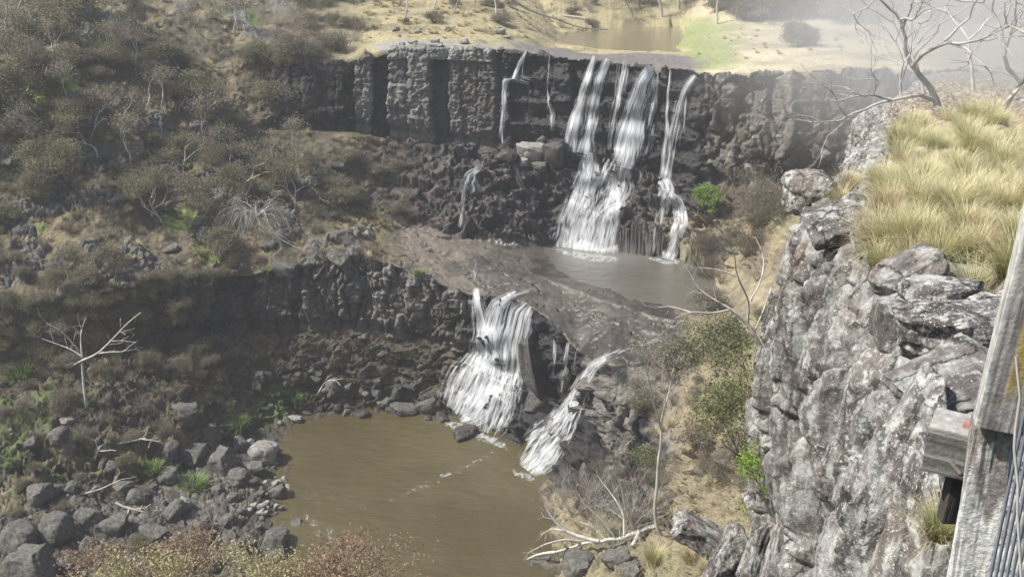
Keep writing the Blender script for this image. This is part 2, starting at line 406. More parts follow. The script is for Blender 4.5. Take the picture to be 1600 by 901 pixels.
# --- falls rock (below the lower lip)
fallL = ss(PXG, 700, 745)*(1-ss(PXG, 1005, 1040))
mF = band(3.0, 4.6, .1)*fallL
btr = ss(PXG, 905, 930); disp += mF*((BA*1.5+BA2*.6)*(1-.6*btr)+B3*.08+mid*.4+btr*BV*1.1)
# --- talus, hill, banks
mT = band(2.95, 4.0, .05)*(1-fallL)
disp += mT*(mid*.9+BA*.6+BA2*.5+B3*.15+fine*.25)
hillm = band(5.0, 13, .05)*(1-ss(PXG, 520, 640)*band(5.0, 9.0, .02))*(1-band(7.9, 9.0)*leftcliff)
plat = band(9.0, 13, .03)*ss(PXG, 380, 520)
hillm = hillm*(1-plat)
disp += hillm*(big*1.6+mid*.9+fine*.22)
disp += plat*(big*.5*ss(U, 9.3, 10)+mid*.25+fine*.1)
low = (U < 2.95)
disp += low*(mid*.45+B2*.3+B3*.2+fine*.15)*ss(-PXG, -520, -380)
disp += low*(mid*.9+big2*.9+BA2*.5+fine*.3)*ss(PXG, 790, 860)
rs = band(2.9, 7.0, .05)*ss(PXG, 1040, 1120)
disp += rs*(mid*.7+fine*.2)
# rough little outcrops on the hillside
outc = ss(fbm(G, .22, 3, 33), .18, .32)*hillm
disp += outc*(B1*.7+B2*.6+B3*.3+.4)
G2 = G + Nn*disp[..., None]
# hollow the left hill lip so the vegetation line is uneven
# --- pools: sink the beds, hold the banks
def sdpoly(x, y, poly):
    poly = np.array(poly); d = np.full(x.shape, 1e9, dtype=np.float32); ins = np.zeros(x.shape, bool)
    n = len(poly)
    for i in range(n):
        a = poly[i]; b = poly[(i+1) % n]; e = b-a
        wx = x-a[0]; wy = y-a[1]; t = np.clip((wx*e[0]+wy*e[1])/(e@e), 0, 1)
        d = np.minimum(d, np.hypot(wx-e[0]*t, wy-e[1]*t))
        c = ((a[1] > y) != (b[1] > y)) & (x < (b[0]-a[0])*(y-a[1])/(b[1]-a[1]+1e-9)+a[0]); ins ^= c
    return np.where(ins, -d, d)
MIDZ, UPZ = 14.0, 36.0
midpoly = [PZ(a, b, MIDZ)[:2] for a, b in [(850,390),(880,378),(960,392),(1060,402),(1115,425),(1128,470),(1095,492),(1050,484),(985,468),(930,446),(868,424)]]
uppoly = [PZ(a, b, UPZ)[:2] for a, b in [(868,66),(885,52),(930,45),(1000,42),(1064,41),(1070,60),(1058,74),(1075,86),(1000,82),(930,76)]]
for poly, lev, a, b in ((midpoly, MIDZ, 5.3, 8), (uppoly, UPZ, 9.02, 11.8)):
    r0, r1_ = np.searchsorted(U[:, 0], a), np.searchsorted(U[:, 0], b)
    x = G2[r0:r1_, :, 0]; y = G2[r0:r1_, :, 1]; z = G2[r0:r1_, :, 2]
    d = sdpoly(x, y, poly)+mid[r0:r1_]*.7
    z = np.where(d < 0, np.minimum(z, lev-.1-np.clip(-d*.3, 0, 1)), np.where((d < 3) & (z > lev-1.5), np.maximum(z, lev+.02+d*.07*(1+mid[r0:r1_])), z))
    G2[r0:r1_, :, 2] = z

# ------------------------------------------------------------------ terrain colours (material albedo; shade of the right hollow painted in)
def C(*a): return np.array(a, dtype=np.float32)
n1 = fbm(G, .28, 4, 101); n2 = fbm(G, .9, 3, 111); n3 = fbm(G, .12, 2, 131)
vst = fbm(np.stack([S9[None, :]+0*U, 0*U, Zw*.12], -1), .8, 3, 140)            # vertical stain streaks
# generic ground
ground_c = mixc(np.zeros((NR, NC, 3), np.float32)+C(.105, .09, .06), (.19, .16, .095), ss(n1+.4*n2, -.1, .3))
ground_c = mixc(ground_c, (.13, .17, .045), ss(n3+.5*n1, .18, .4))
ground_c = mixc(ground_c, (.15, .145, .13), ss(outc, .2, .8))
col[:] = ground_c
# plateau: dry pale grass
pl = mixc(np.zeros((NR, NC, 3), np.float32)+C(.33, .285, .165), (.19, .17, .10), ss(n1+.5*n2, 0, .4))
pl = mixc(pl, (.60, .52, .35), ss(PXG, 1060, 1120)*ss(n3+.3*n1, -.5, .2)*.85)
gp = ss(PXG+60*n1, 1050, 1070)*(1-ss(PXG+60*n1, 1100, 1190))*band(9.1, 11, .1)
pl = mixc(pl, (.22, .28, .09), gp*.75)
pl = mixc(pl, (.22, .21, .15), ss(PXG, 1430, 1500)*.7)
pl = mixc(pl, (.12, .105, .075), ss(U, 11.15, 11.5)*ss(PXG, 930, 1060))        # wood floor beyond the flat
plm = plat*ss(PXG+40*n1, 470, 590)
col = mixc(col, (0, 0, 0), 0*U); col = col*(1-plm[..., None])+pl*plm[..., None]
# upper shelf rock between the river and the lip
us = band(9.0, 9.85, .03)*ss(PXG, 760, 830)*(1-ss(PXG+20*n1, 1070, 1110))
col = mixc(col, (.17, .155, .14), us); wet = np.maximum(wet, us*.5)
rimrock = band(9.0, 9.3, .03)*ss(PXG, 570, 600)*(1-ss(PXG, 770, 800))
col = mixc(col, (.26, .255, .24), rimrock*ss(n2, -.6, .2))
# upper cliff
uc = np.zeros((NR, NC, 3), np.float32)+C(.085, .078, .07); uc = mixc(uc, (.135, .12, .10), ss(PXG, 1100, 1130))
lit = ss(PXG, 545, 560)*(1-ss(PXG, 690, 760))  # stretch of columns with grey lichen
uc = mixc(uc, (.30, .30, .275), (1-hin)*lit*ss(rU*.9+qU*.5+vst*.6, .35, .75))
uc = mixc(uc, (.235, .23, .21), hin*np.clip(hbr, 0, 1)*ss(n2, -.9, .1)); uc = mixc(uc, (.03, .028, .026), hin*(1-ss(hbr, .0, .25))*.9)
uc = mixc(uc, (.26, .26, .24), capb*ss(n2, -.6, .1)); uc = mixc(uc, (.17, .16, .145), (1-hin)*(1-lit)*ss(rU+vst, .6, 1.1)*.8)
uc = mixc(uc, (.035, .033, .032), ss(vst+.25*n2, .05, .35)*(1-.55*lit)*(1-.6*hin))
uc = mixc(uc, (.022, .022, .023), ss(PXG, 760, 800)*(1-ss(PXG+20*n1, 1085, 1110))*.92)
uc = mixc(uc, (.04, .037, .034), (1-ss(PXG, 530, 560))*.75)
uc = mixc(uc, (.27, .27, .25), rightU*ss(n2+.5*n1, .12, .4)*.8)
uc = mixc(uc, (.20, .16, .10), rightU*ss(vst-n1, .3, .6)*.5)
uc = mixc(uc, (.025, .024, .024), ss(PXG+80*n1, 1300, 1350)*.7)  # shadow of the right-hand hollow painted into the rock colour
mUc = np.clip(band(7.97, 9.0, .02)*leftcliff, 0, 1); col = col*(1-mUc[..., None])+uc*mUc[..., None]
wet = np.maximum(wet, mUc*ss(PXG, 770, 800)*(1-ss(PXG, 1085, 1110))*.85)
# apron
ap = np.zeros((NR, NC, 3), np.float32)+C(.045, .042, .04)
ap = mixc(ap, (.085, .068, .055), (1-ss(PXG+60*n1, 660, 730))*ss(n2, -.4, .3))
ap = mixc(ap, (.10, .095, .09), ss(n2, .1, .5)*.6)
ap = mixc(ap, (.11, .10, .05), ss(n1, .15, .4)*(1-ss(PXG, 600, 660))*.8)
ap = mixc(ap, (.09, .075, .055), ss(PXG, 1100, 1150))
apm = band(7.0, 8.0, .03)*ss(PXG+50*n1, 520, 600)
col = col*(1-apm[..., None])+ap*apm[..., None]; wet = np.maximum(wet, apm*ss(PXG, 650, 730)*(1-ss(PXG, 1110, 1140))*(.75+.4*n2))
# shelf
sh = np.zeros((NR, NC, 3), np.float32)+C(.074, .067, .056)
sh = mixc(sh, (.155, .132, .108), (1-ss(PXG+70*n1, 690, 770))*ss(n2, -.6, .1))
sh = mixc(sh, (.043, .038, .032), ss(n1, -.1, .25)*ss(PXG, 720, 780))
sh = mixc(sh, (.13, .12, .11), ss(n2, .2, .45)*.4)
sh = mixc(sh, (.14, .12, .05), (1-ss(PXG+60*n1, 590, 660))*ss(n1, -.3, .2)*.9)
shm = band(5.0, 7.02, .03)*ss(PXG+60*n1, 540, 610)*(1-ss(PXG-60*ss(U, 5.2, 6)*0+40*n1, 1060, 1110))
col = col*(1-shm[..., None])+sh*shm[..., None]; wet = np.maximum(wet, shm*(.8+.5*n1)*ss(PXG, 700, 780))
# lower cliff
lo_ = np.zeros((NR, NC, 3), np.float32)+C(.11, .10, .088)
lo_ = mixc(lo_, (.19, .185, .165), ss(qL+.5*n2, .45, .9)*ss(PXG, 430, 520))
lo_ = mixc(lo_, (.04, .037, .033), ss(n1+.5*vst, .0, .35)*.8)
lo_ = mixc(lo_, (.13, .115, .065), (1-ss(PXG+60*n1, 200, 330))*.85)
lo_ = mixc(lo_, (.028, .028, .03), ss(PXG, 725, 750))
lo_ = mixc(lo_, (.20, .185, .165), ss(PXG+20*n1, 905, 935)*ss(n2, -.5, .2))
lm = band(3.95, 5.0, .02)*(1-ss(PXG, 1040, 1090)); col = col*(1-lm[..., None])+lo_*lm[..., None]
wet = np.maximum(wet, lm*ss(PXG, 720, 750)*(1-ss(PXG, 905, 930))*.8)
# talus
ta = np.zeros((NR, NC, 3), np.float32)+C(.085, .072, .055)
ta = mixc(ta, (.15, .14, .125), ss(n2+.4*n1, .15, .45)*.8)
ta = mixc(ta, (.19, .16, .085), ss(n1, -.05, .3)*(1-ss(PXG, 400, 500))*.8); ta = mixc(ta, (.10, .14, .04), ss(n3-.3*n1, .1, .3)*(1-ss(PXG, 430, 520))*.7)
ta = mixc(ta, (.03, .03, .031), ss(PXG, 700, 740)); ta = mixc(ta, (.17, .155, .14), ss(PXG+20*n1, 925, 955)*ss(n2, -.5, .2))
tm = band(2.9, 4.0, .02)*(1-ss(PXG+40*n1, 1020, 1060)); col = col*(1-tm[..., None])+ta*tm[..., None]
wet = np.maximum(wet, tm*ss(PXG, 700, 740)*(1-ss(PXG, 905, 940))*.8)
# near bank left
nb = np.zeros((NR, NC, 3), np.float32)+C(.10, .092, .078)
nb = mixc(nb, (.17, .165, .15), ss(n2, .0, .4)); nb = mixc(nb, (.10, .14, .045), ss(n1-.3*n2, .22, .42)*.8)
nb = mixc(nb, (.16, .135, .085), ss(n1+.3*n2, -.05, .3)*.7); nm = (U < 2.93)*(1-ss(PXG, 560, 640)); col = col*(1-nm[..., None])+nb*nm[..., None]
# our side slope: straw
rc = np.zeros((NR, NC, 3), np.float32)+C(.25, .215, .14)
rc = mixc(rc, (.17, .145, .10), ss(n1+.4*n2, .0, .35)); rc = mixc(rc, (.15, .17, .08), ss(n3-.4*n1, .1, .4)*.3)
rm = np.maximum(ss(PXG+40*n1, 1020, 1070), ss(PXG, 700, 800)*(U < 2.9))*(U < 7.6)*(1-band(4.9, 7, .02)*(1-ss(PXG+40*n1, 1060, 1110))); col = col*(1-rm[..., None])+rc*rm[..., None]
shore = np.exp(-((G2[..., 2]-.1)/.45)**2)*(U < 3.4)
col = mixc(col, (.05, .045, .036), np.clip(shore, 0, .8)); wet = np.maximum(wet, shore*.6)
wet = np.clip(wet, 0, 1)

TPX, TPY = project(G2)
def patch(name, k0, k1, c0=LEFT, c1=RIGHT, mat='rock'):
    r0, r1_ = START[k0], START[k1]+1 if k1 < NK-1 else NR
    a, b = np.searchsorted(PXS, c0), min(NC, np.searchsorted(PXS, c1)+1)
    sub = G2[r0:r1_, a:b]
    o = mk_mesh(name, sub.reshape(-1, 3), grid_faces(sub.shape[0], sub.shape[1])[:, ::1], M[mat], None, True,
                col[r0:r1_, a:b], wet[r0:r1_, a:b])
    return tag(o, kind='structure')
patch('river_bank', 0, 4, LEFT, RIGHT, 'soil')
patch('lower_cliff', 4, 5, LEFT, RIGHT, 'rock')
patch('hillside', 5, 9, LEFT, 520, 'soil')
patch('rock_shelf', 5, 7, 520, RIGHT, 'shelf')
patch('rocky_slope', 7, 8, 520, RIGHT, 'wetrock')
patch('upper_cliff', 8, 9, 520, RIGHT, 'rock')
patch('plateau', 9, 12, LEFT, RIGHT, 'grassland')

def ground(px, py, kmin=0, kmax=NK-1):
    """first visible point of the terrain behind an image point"""
    j = int(np.clip(np.searchsorted(PXS, px), 1, NC-1))
    r0, r1_ = START[kmin], (START[kmax] if kmax < NK-1 else NR)
    c = TPY[r0:r1_, j]; idx = np.nonzero((c[:-1] > py) & (c[1:] <= py))[0]
    if len(idx) == 0: i = int(np.argmin(np.abs(c))) if False else int(np.argmin(np.abs(c-py)))
    else: i = idx[0]
    i2 = min(i+1, len(c)-1); d = c[i]-c[i2]; t = 0 if abs(d) < 1e-6 else np.clip((c[i]-py)/d, 0, 1)
    p = G2[r0+i, j]*(1-t)+G2[r0+i2, j]*t
    return np.array(p, dtype=float)
# ------------------------------------------------------------------ water
def water_mat(name, c, rough, rs, rd, bsx=(1, 1, 1), c2=None):
    m, t, b = newmat(name)
    mp = t.nodes.new('ShaderNodeMapping'); t.links.new(geo_pos(t), mp.inputs[0]); mp.inputs['Scale'].default_value = bsx
    n = noise_node(t, rs, 5, .65, mp.outputs[0])
    n2 = noise_node(t, .07, 4, .6, geo_pos(t))
    c = np.array(c); c2 = c*1.25 if c2 is None else np.array(c2)
    r = ramp(t, n2.outputs[0], [(.38, tuple(c)), (.62, tuple(c2))]); t.links.new(r.outputs[0], b.inputs['Base Color'])
    b.inputs['Roughness'].default_value = rough; b.inputs['IOR'].default_value = 1.33; b.inputs['Specular IOR Level'].default_value = .8
    lw = noise_node(t, .5, 3, .5, mp.outputs[0]); ad = t.nodes.new('ShaderNodeMath'); ad.operation = 'MULTIPLY_ADD'; t.links.new(lw.outputs[0], ad.inputs[0]); ad.inputs[1].default_value = 2.2; t.links.new(n.outputs[0], ad.inputs[2])
    bump(t, b, ad.outputs[0], .7, rd); return m
M['pool'] = water_mat('pool_water', (.072, .059, .025), .05, 1.9, .22, (1, 2.2, 1), (.10, .084, .042))
M['midpool'] = water_mat('mid_pool_water', (.095, .09, .075), .06, 1.9, .2, (1, 1.8, 1))
M['river'] = water_mat('river_water', (.17, .14, .08), .10, 1.0, .03, (1, 2, 1))
def flat_poly(name, pts, z, mat):
    V = [(p[0], p[1], z) for p in pts]; o = mk_mesh(name, V, [tuple(range(len(V)))], mat, None, False); return tag(o, kind='structure')
flat_poly('pool_water', [(-50, 50), (30, 50), (30, 92), (8, 104), (-4, 110), (-50, 110)], 0, M['pool'])
def grow(poly, k):
    c = np.mean(poly, axis=0); return [c+(p-c)*k for p in poly]
flat_poly('middle_pool_water', grow(midpoly, 1.12), MIDZ, M['midpool'])
flat_poly('river_water', grow(uppoly, 1.06), UPZ, M['river'])

def fall_mat(name, thr=.5, soft=.16, fu=9., fv=1.1, colr=(.86, .89, .93)):
    m, t, b = newmat(name)
    au = t.nodes.new('ShaderNodeAttribute'); au.attribute_name = 'u'
    av = t.nodes.new('ShaderNodeAttribute'); av.attribute_name = 'v'
    ad = t.nodes.new('ShaderNodeAttribute'); ad.attribute_name = 'dens'
    cb = t.nodes.new('ShaderNodeCombineXYZ'); t.links.new(au.outputs['Fac'], cb.inputs[0]); t.links.new(av.outputs['Fac'], cb.inputs[1])
    mp = t.nodes.new('ShaderNodeMapping'); mp.inputs['Scale'].default_value = (fu, fv, 1); t.links.new(cb.outputs[0], mp.inputs[0])
    n = noise_node(t, 1, 5, .65, mp.outputs[0]); n.inputs['Distortion'].default_value = .6
    ad2 = t.nodes.new('ShaderNodeMath'); ad2.operation = 'ADD'; mm = t.nodes.new('ShaderNodeMath'); mm.operation = 'MULTIPLY_ADD'; mm.inputs[1].default_value = 1.5; mm.inputs[2].default_value = -.19; t.links.new(n.outputs[0], mm.inputs[0]); t.links.new(mm.outputs[0], ad2.inputs[0]); t.links.new(ad.outputs['Fac'], ad2.inputs[1])
    mr = t.nodes.new('ShaderNodeMapRange'); t.links.new(ad2.outputs[0], mr.inputs[0])
    mr.inputs[1].default_value = 1-thr-soft*.5+.5-.5; mr.inputs[2].default_value = 1-thr+soft*.5; mr.clamp = True
    mr.inputs[1].default_value = .92; mr.inputs[2].default_value = .92+soft
    cr = ramp(t, ad2.outputs[0], [(.88, (.42, .50, .58)), (1.15, (.86, .89, .92))]); t.links.new(cr.outputs[0], b.inputs['Base Color']); b.inputs['Roughness'].default_value = .35
    tl = t.nodes.new('ShaderNodeBsdfTranslucent'); tl.inputs[0].default_value = colr+(1,)
    mx0 = t.nodes.new('ShaderNodeMixShader'); mx0.inputs[0].default_value = .35; t.links.new(b.outputs[0], mx0.inputs[1]); t.links.new(tl.outputs[0], mx0.inputs[2])
    tp = t.nodes.new('ShaderNodeBsdfTransparent'); mx = t.nodes.new('ShaderNodeMixShader')
    t.links.new(mr.outputs[0], mx.inputs[0]); t.links.new(tp.outputs[0], mx.inputs[1]); t.links.new(mx0.outputs[0], mx.inputs[2])
    t.links.new(mx.outputs[0], t.nodes['Material Output'].inputs[0])
    bump(t, b, n.outputs[0], .4, .05)
    return m
M['fall'] = fall_mat('falling_water', soft=.5, fu=3.0, fv=.2); M['cascade'] = fall_mat('cascade_water', soft=.55, fu=2.6, fv=.38)

def stream(name, path, kmin, kmax, mat, off=.45, nacross=9, step=3.0, bulge=.2, seed=0, smoothn=5, dil=1):
    """path: (px, py, width px, density 0..1); drapes a sheet of water over the rock at its true depth"""
    path = np.array(path, float)
    L = np.concatenate([[0], np.cumsum(np.hypot(np.diff(path[:, 0]), np.diff(path[:, 1])))])
    n = max(4, int(L[-1]/step)); s = np.linspace(0, L[-1], n)
    P = [np.interp(s, L, path[:, k]) for k in range(4)]
    r = np.random.RandomState(seed+int(path[0, 0])*7+int(path[0, 1]))
    P[0] = P[0]+np.interp(s, np.linspace(0, L[-1], max(3, n//5)), r.uniform(-1.0, 1.0, max(3, n//5)))
    tx = np.gradient(P[0]); ty = np.gradient(P[1]); tl = np.hypot(tx, ty); nx, ny = -ty/tl, tx/tl
    a = np.linspace(-1, 1, nacross)
    V = np.zeros((n, nacross, 3)); UVD = np.zeros((n, nacross, 3)); dist = np.zeros((n, nacross))
    for i in range(n):
        for j in range(nacross):
            # spread horizontally in the picture plane
            qx = P[0][i]+a[j]*P[2][i]*.5*abs(ny[i] if abs(ny[i]) > .0 else 0)*0 + a[j]*P[2][i]*.5*(-nx[i] if abs(nx[i]) > .3 else 1)
            qy = P[1][i]+a[j]*P[2][i]*.5*(-ny[i] if abs(nx[i]) > .3 else 0)
            g = ground(qx, qy, kmin, kmax); V[i, j] = g
            dist[i, j] = np.linalg.norm(g-np.array([0, 0, H])); UVD[i, j] = (qx, qy, 0)
    # smooth depth so the sheet hangs free of small ledges
    dd = dist.copy()
    for it in range(dil):
        q = dd.copy(); q[1:] = np.minimum(q[1:], dd[:-1]+.05); q[:-1] = np.minimum(q[:-1], dd[1:]+.05); q[:, 1:] = np.minimum(q[:, 1:], dd[:, :-1]); q[:, :-1] = np.minimum(q[:, :-1], dd[:, 1:]); dd = q
    for it in range(smoothn+3):
        dd[1:-1] = np.minimum((dd[:-2]+dd[1:-1]+dd[2:])/3, dd[1:-1]+.2); dd[:, 1:-1] = (dd[:, :-2]+dd[:, 1:-1]+dd[:, 2:])/3
    for i in range(n):
        for j in range(nacross):
            d = ray(UVD[i, j, 0], UVD[i, j, 1]); d = d/np.linalg.norm(d)
            V[i, j] = np.array([0, 0, H])+d*(dd[i, j]-off-bulge*(1-a[j]**2))
    seg_ = np.linalg.norm(np.diff(V[:, nacross//2], axis=0), axis=1); vl = np.concatenate([[0], np.cumsum(seg_)])
    wm = np.linalg.norm(V[:, -1]-V[:, 0], axis=1)
    UVD[..., 0] = a[None, :]*.5*np.maximum(wm, .3)[:, None]*0+a[None, :]*.5*max(wm.mean(), .3)+seed*3.1+path[0, 0]*.13
    UVD[..., 1] = vl[:, None]+seed
    edge = 1-np.abs(a)**3
    ends = np.minimum(1, np.minimum((np.arange(n)+1)/3, (n-np.arange(n))/4))
    UVD[..., 2] = .30+.50*P[3][:, None]-(1-edge[None, :])*.42-(1-ends[:, None])*.12
    o = mk_mesh(name, V.reshape(-1, 3), grid_faces(n, nacross), mat, None, True, uv=UVD)
    return tag(o, kind='structure')
FA, CA = M['fall'], M['cascade']
sid = [0]
def up(path, mat=None, **k):
    sid[0] += 1; path = [(a_, b_, w_, d_*(.84 if mat is not None else .95)) for a_, b_, w_, d_ in path]; return stream('waterfall', path, 7, 9, mat or FA, seed=sid[0], **k)
# upper fall strands
up([(822,80,4,.7),(812,100,7,.7),(803,124,9,.5)]); up([(803,122,22,.55),(790,126,10,.8),(788,150,9,.7),(785,190,10,.5),(784,224,12,.3)])
up([(820,84,4,.4),(816,122,6,.3)]); up([(812,124,26,.35),(826,130,20,.3)])
up([(858,82,4,.6),(856,110,7,.4),(856,160,9,.3),(864,178,10,.6),(862,208,10,.3)]); up([(872,182,34,.3),(900,183,30,.3)])
up([(930,88,9,.9),(922,110,14,.8),(910,150,18,.65),(901,182,24,.9),(896,210,30,.75),(893,238,36,.45)])
up([(950,92,12,.9),(938,120,20,.8),(928,165,24,.65),(918,210,26,.55),(912,240,34,.7)])
up([(978,96,12,.7),(972,130,18,.6),(962,180,22,.45),(955,235,24,.35)]); up([(966,96,6,.5),(962,150,10,.3)])
up([(1018,104,20,.9),(1004,130,28,.85),(992,170,34,.75),(985,205,46,1.0),(980,235,50,.75),(974,262,44,.6)])
up([(1026,108,12,.4),(1018,170,40,.25),(1004,240,46,.2)]); up([(1020,204,44,.35),(1030,204,20,.3)])
up([(1048,110,5,.8),(1044,150,6,.7),(1042,200,8,.6),(1036,262,14,.6),(1032,280,20,.6)])
up([(1086,118,10,.95),(1074,134,15,.8),(1062,165,20,.6),(1052,210,22,.45),(1044,260,20,.4),(1040,282,24,.5)])
up([(1072,150,6,.3),(1064,230,10,.25)])
# upper cascades
up([(922,238,26,.75),(920,262,40,.85),(912,300,52,.8),(900,340,62,.8),(888,392,66,.8)], CA, off=.3, smoothn=2)
up([(955,250,34,.45),(935,300,40,.4),(915,350,50,.55),(905,392,60,.6)], CA, off=.3, smoothn=2)
up([(974,258,40,.75),(968,300,46,.9),(958,330,36,.8),(950,365,34,.85),(944,394,44,.95)], CA, off=.35, smoothn=3)
up([(965,300,34,.6),(935,345,40,.7),(925,392,60,.8)], CA, off=.3, smoothn=2)
up([(930,375,80,.4),(925,392,110,.75),(930,402,100,.8)], CA, off=.25, smoothn=1)
up([(1038,280,24,.85),(1042,295,30,.9),(1034,330,26,.45),(1026,370,24,.35),(1022,400,24,.4)], CA, off=.3, smoothn=2)
up([(1046,296,22,.6),(1062,322,24,.75),(1060,350,30,.7),(1052,380,26,.6),(1044,408,30,.8)], CA, off=.3, smoothn=2)
up([(1068,322,12,.7),(1070,350,14,.7),(1062,372,12,.6)], CA, off=.3)
# side trickle on the left of the rocks
up([(748,264,20,.45),(734,274,22,.5),(727,296,12,.55),(722,330,10,.4),(720,356,12,.35)], CA, off=.3)
up([(744,268,14,.3),(742,300,20,.2)], CA, off=.3)
# lower fall
def lowf(path, a=2, b=7, mat=None, **k):
    sid[0] += 1; k.setdefault('dil', 2); path = [(a_, b_, w_, d_*.74) for a_, b_, w_, d_ in path]; return stream('waterfall', path, a, b, mat or CA, seed=sid[0], **k)
lowf([(745,450,22,.6),(748,478,30,.7),(756,520,46,.6),(752,560,60,.75)], mat=FA)
lowf([(828,455,10,.6),(800,462,20,.8),(778,478,32,.85),(768,510,44,.8),(764,550,50,.75),(752,580,64,.85)], mat=FA)
lowf([(826,476,34,.7),(816,490,54,.8),(806,530,60,.75),(800,570,60,.65),(795,600,54,.55)], mat=FA)
lowf([(800,470,20,.5),(788,520,40,.5),(780,575,60,.6)], mat=FA)
lowf([(762,560,80,.9),(752,590,110,.95),(738,620,120,.9),(722,648,100,.85)], off=.3, smoothn=2)
lowf([(800,580,60,.65),(780,620,90,.7),(770,650,90,.6),(762,676,60,.5)], off=.3, smoothn=2)
lowf([(756,600,60,.6),(734,640,90,.7),(716,652,60,.7)], off=.25, smoothn=1)
lowf([(812,560,26,.4),(800,620,40,.45),(778,672,34,.5)], off=.3, smoothn=2)
def foam(pts, z, label_seed, dn=.42):
    nU = 40; V = []; U3 = []
    c = np.array([PZ(a, b, z) for a, b, w_ in pts]); L = np.linspace(0, len(pts)-1, nU); P = np.stack([np.interp(L, range(len(pts)), c[:, k]) for k in range(3)], -1); Wd = np.interp(L, range(len(pts)), [q[2] for q in pts])
    for i in range(nU):
        for j in range(9):
            t = j/4-1; V.append(P[i]+np.array([0, -t*Wd[i]*.5, .03+.01*math.sin(i*2.1+j)])); e_ = 1-abs(t)**2; U3.append((P[i][0]*.6, V[-1][1]*3+label_seed, dn*e_*min(1, i/4, (nU-1-i)/4)+.12))
    o = mk_mesh('foam', np.array(V), grid_faces(nU, 9), CA, None, True, uv=np.array(U3).reshape(nU, 9, 3)); tag(o, kind='structure')
foam([(676, 648, 1.2), (700, 660, 3), (740, 676, 3.5), (775, 690, 3), (800, 706, 1.5)], 0.02, 1)
foam([(800, 735, 1.2), (815, 742, 2.5), (838, 748, 2)], 0.02, 5)
foam([(790, 700, 2), (740, 722, 3), (690, 745, 3), (640, 770, 2), (590, 790, 1)], 0.02, 21, .22)
foam([(470, 800, 1), (490, 822, 3), (530, 850, 4), (560, 885, 3)], 0.02, 25, .22)
foam([(862, 388, 1.5), (890, 396, 5), (935, 404, 6), (975, 406, 3)], MIDZ+.02, 9)
foam([(1010, 402, 1.5), (1040, 410, 4), (1066, 408, 2)], MIDZ+.02, 12)
# small falls right of the dark block
lowf([(888,535,8,.7),(884,560,10,.6),(880,590,10,.4),(878,612,10,.3)], mat=FA); lowf([(868,530,14,.3),(864,600,12,.25)], mat=FA)
lowf([(900,545,8,.4),(892,590,10,.3)], mat=FA)
# side cascade
lowf([(946,560,16,.7),(925,575,26,.8),(914,590,28,.85),(900,620,40,.75),(880,660,56,.75),(850,700,66,.8),(822,734,50,.85)], off=.3, smoothn=3)
lowf([(905,610,24,.5),(884,640,30,.5),(846,672,40,.65),(822,690,30,.6)], off=.25, smoothn=2)
lowf([(880,680,40,.5),(858,715,50,.7),(832,738,30,.8)], off=.25, smoothn=2)
lowf([(1030,530,14,.3),(1000,540,14,.45),(970,548,18,.5),(940,560,14,.6)], 5, 7, off=.06, smoothn=1, dil=0)
lowf([(745,404,12,.3),(741,425,10,.35),(744,440,10,.3)], 5, 7, off=.06, smoothn=1, dil=0)
lowf([(835,450,16,.4),(805,458,18,.6),(780,470,14,.5)], 5, 7, off=.12, smoothn=1)
# ------------------------------------------------------------------ near cliff on the right (the lookout side)
RIM = [(1440,118,100,0),(1415,140,70,0),(1350,168,50,0),(1352,195,36,0),(1345,245,25.5,0),(1236,288,20.5,0),(1275,322,17.6,0),(1330,342,14.6,0),(1350,395,12.6,0),
       (1384,440,10.6,0),(1402,500,9.0,0),(1418,600,7.2,0),(1436,720,5.8,0),(1452,900,4.4,0),(1440,1100,3.3,0)]
RP = np.array([PY_(a, b, c) for a, b, c, _ in RIM])
dd_ = np.concatenate([[0], np.cumsum(np.linalg.norm(np.diff(RP, axis=0), axis=1))])
dens_ = np.array([.6, .35, .2, .12, .07, .035, .028, .024, .02, .018, .015, .013, .012, .012, .012])
us = [0.0]
while us[-1] < dd_[-1]: us.append(us[-1]+float(np.interp(us[-1], dd_, dens_)))
us = np.array(us); NU = len(us)
rim = np.stack([np.interp(us, dd_, RP[:, k]) for k in range(3)], -1)
for it in range(30):
    rim[1:-1] = (rim[:-2]+rim[1:-1]*2+rim[2:])/4
# v profile: from the ground inland over the rim and down the face.  (inland metres, z offset)
VP = [(-16, -.6), (-9, .1), (-4.5, .25), (-2, .25), (-.8, .1), (-.15, -.12), (.25, -.75), (.42, -2.0), (.50, -4.5), (.15, -9.0), (0, -20), (1.5, -40)]
VN = [14, 30, 45, 50, 50, 40, 70, 110, 110, 60, 20]
vv = []
for k, n in enumerate(VN): vv += [(k+i/n) for i in range(n)]
vv = np.array(vv+[len(VN)]); NV = len(vv)
va = np.interp(vv, range(len(VP)), [p[0] for p in VP]); vz = np.interp(vv, range(len(VP)), [p[1] for p in VP])
for it in range(14):
    va[1:-1] = (va[:-2]+va[1:-1]*2+va[2:])/4; vz[1:-1] = (vz[:-2]+vz[1:-1]*2+vz[2:])/4
FG = np.zeros((NV, NU, 3), np.float32)
FG[..., 0] = rim[None, :, 0]-va[:, None]; FG[..., 1] = rim[None, :, 1]; FG[..., 2] = rim[None, :, 2]+vz[:, None]
farR = np.clip((rim[:, 1]-22)/25, 0, 1)
du = np.gradient(FG, axis=1); dv = np.gradient(FG, axis=0); N2 = np.cross(dv, du); N2 /= np.linalg.norm(N2, axis=-1, keepdims=True)+1e-9
if N2[len(vv)//2, NU//2, 0] > 0: N2 = -N2
VVG = vv[:, None]+np.zeros((1, NU)); face = ss(VVG, 4.6, 6.2)
Pc = np.stack([FG[..., 0]*.3, FG[..., 1], FG[..., 2]*.12], -1)
a1 = fbm(Pc, .45, 3, 300); a2 = fbm(Pc, 1.5, 3, 310)
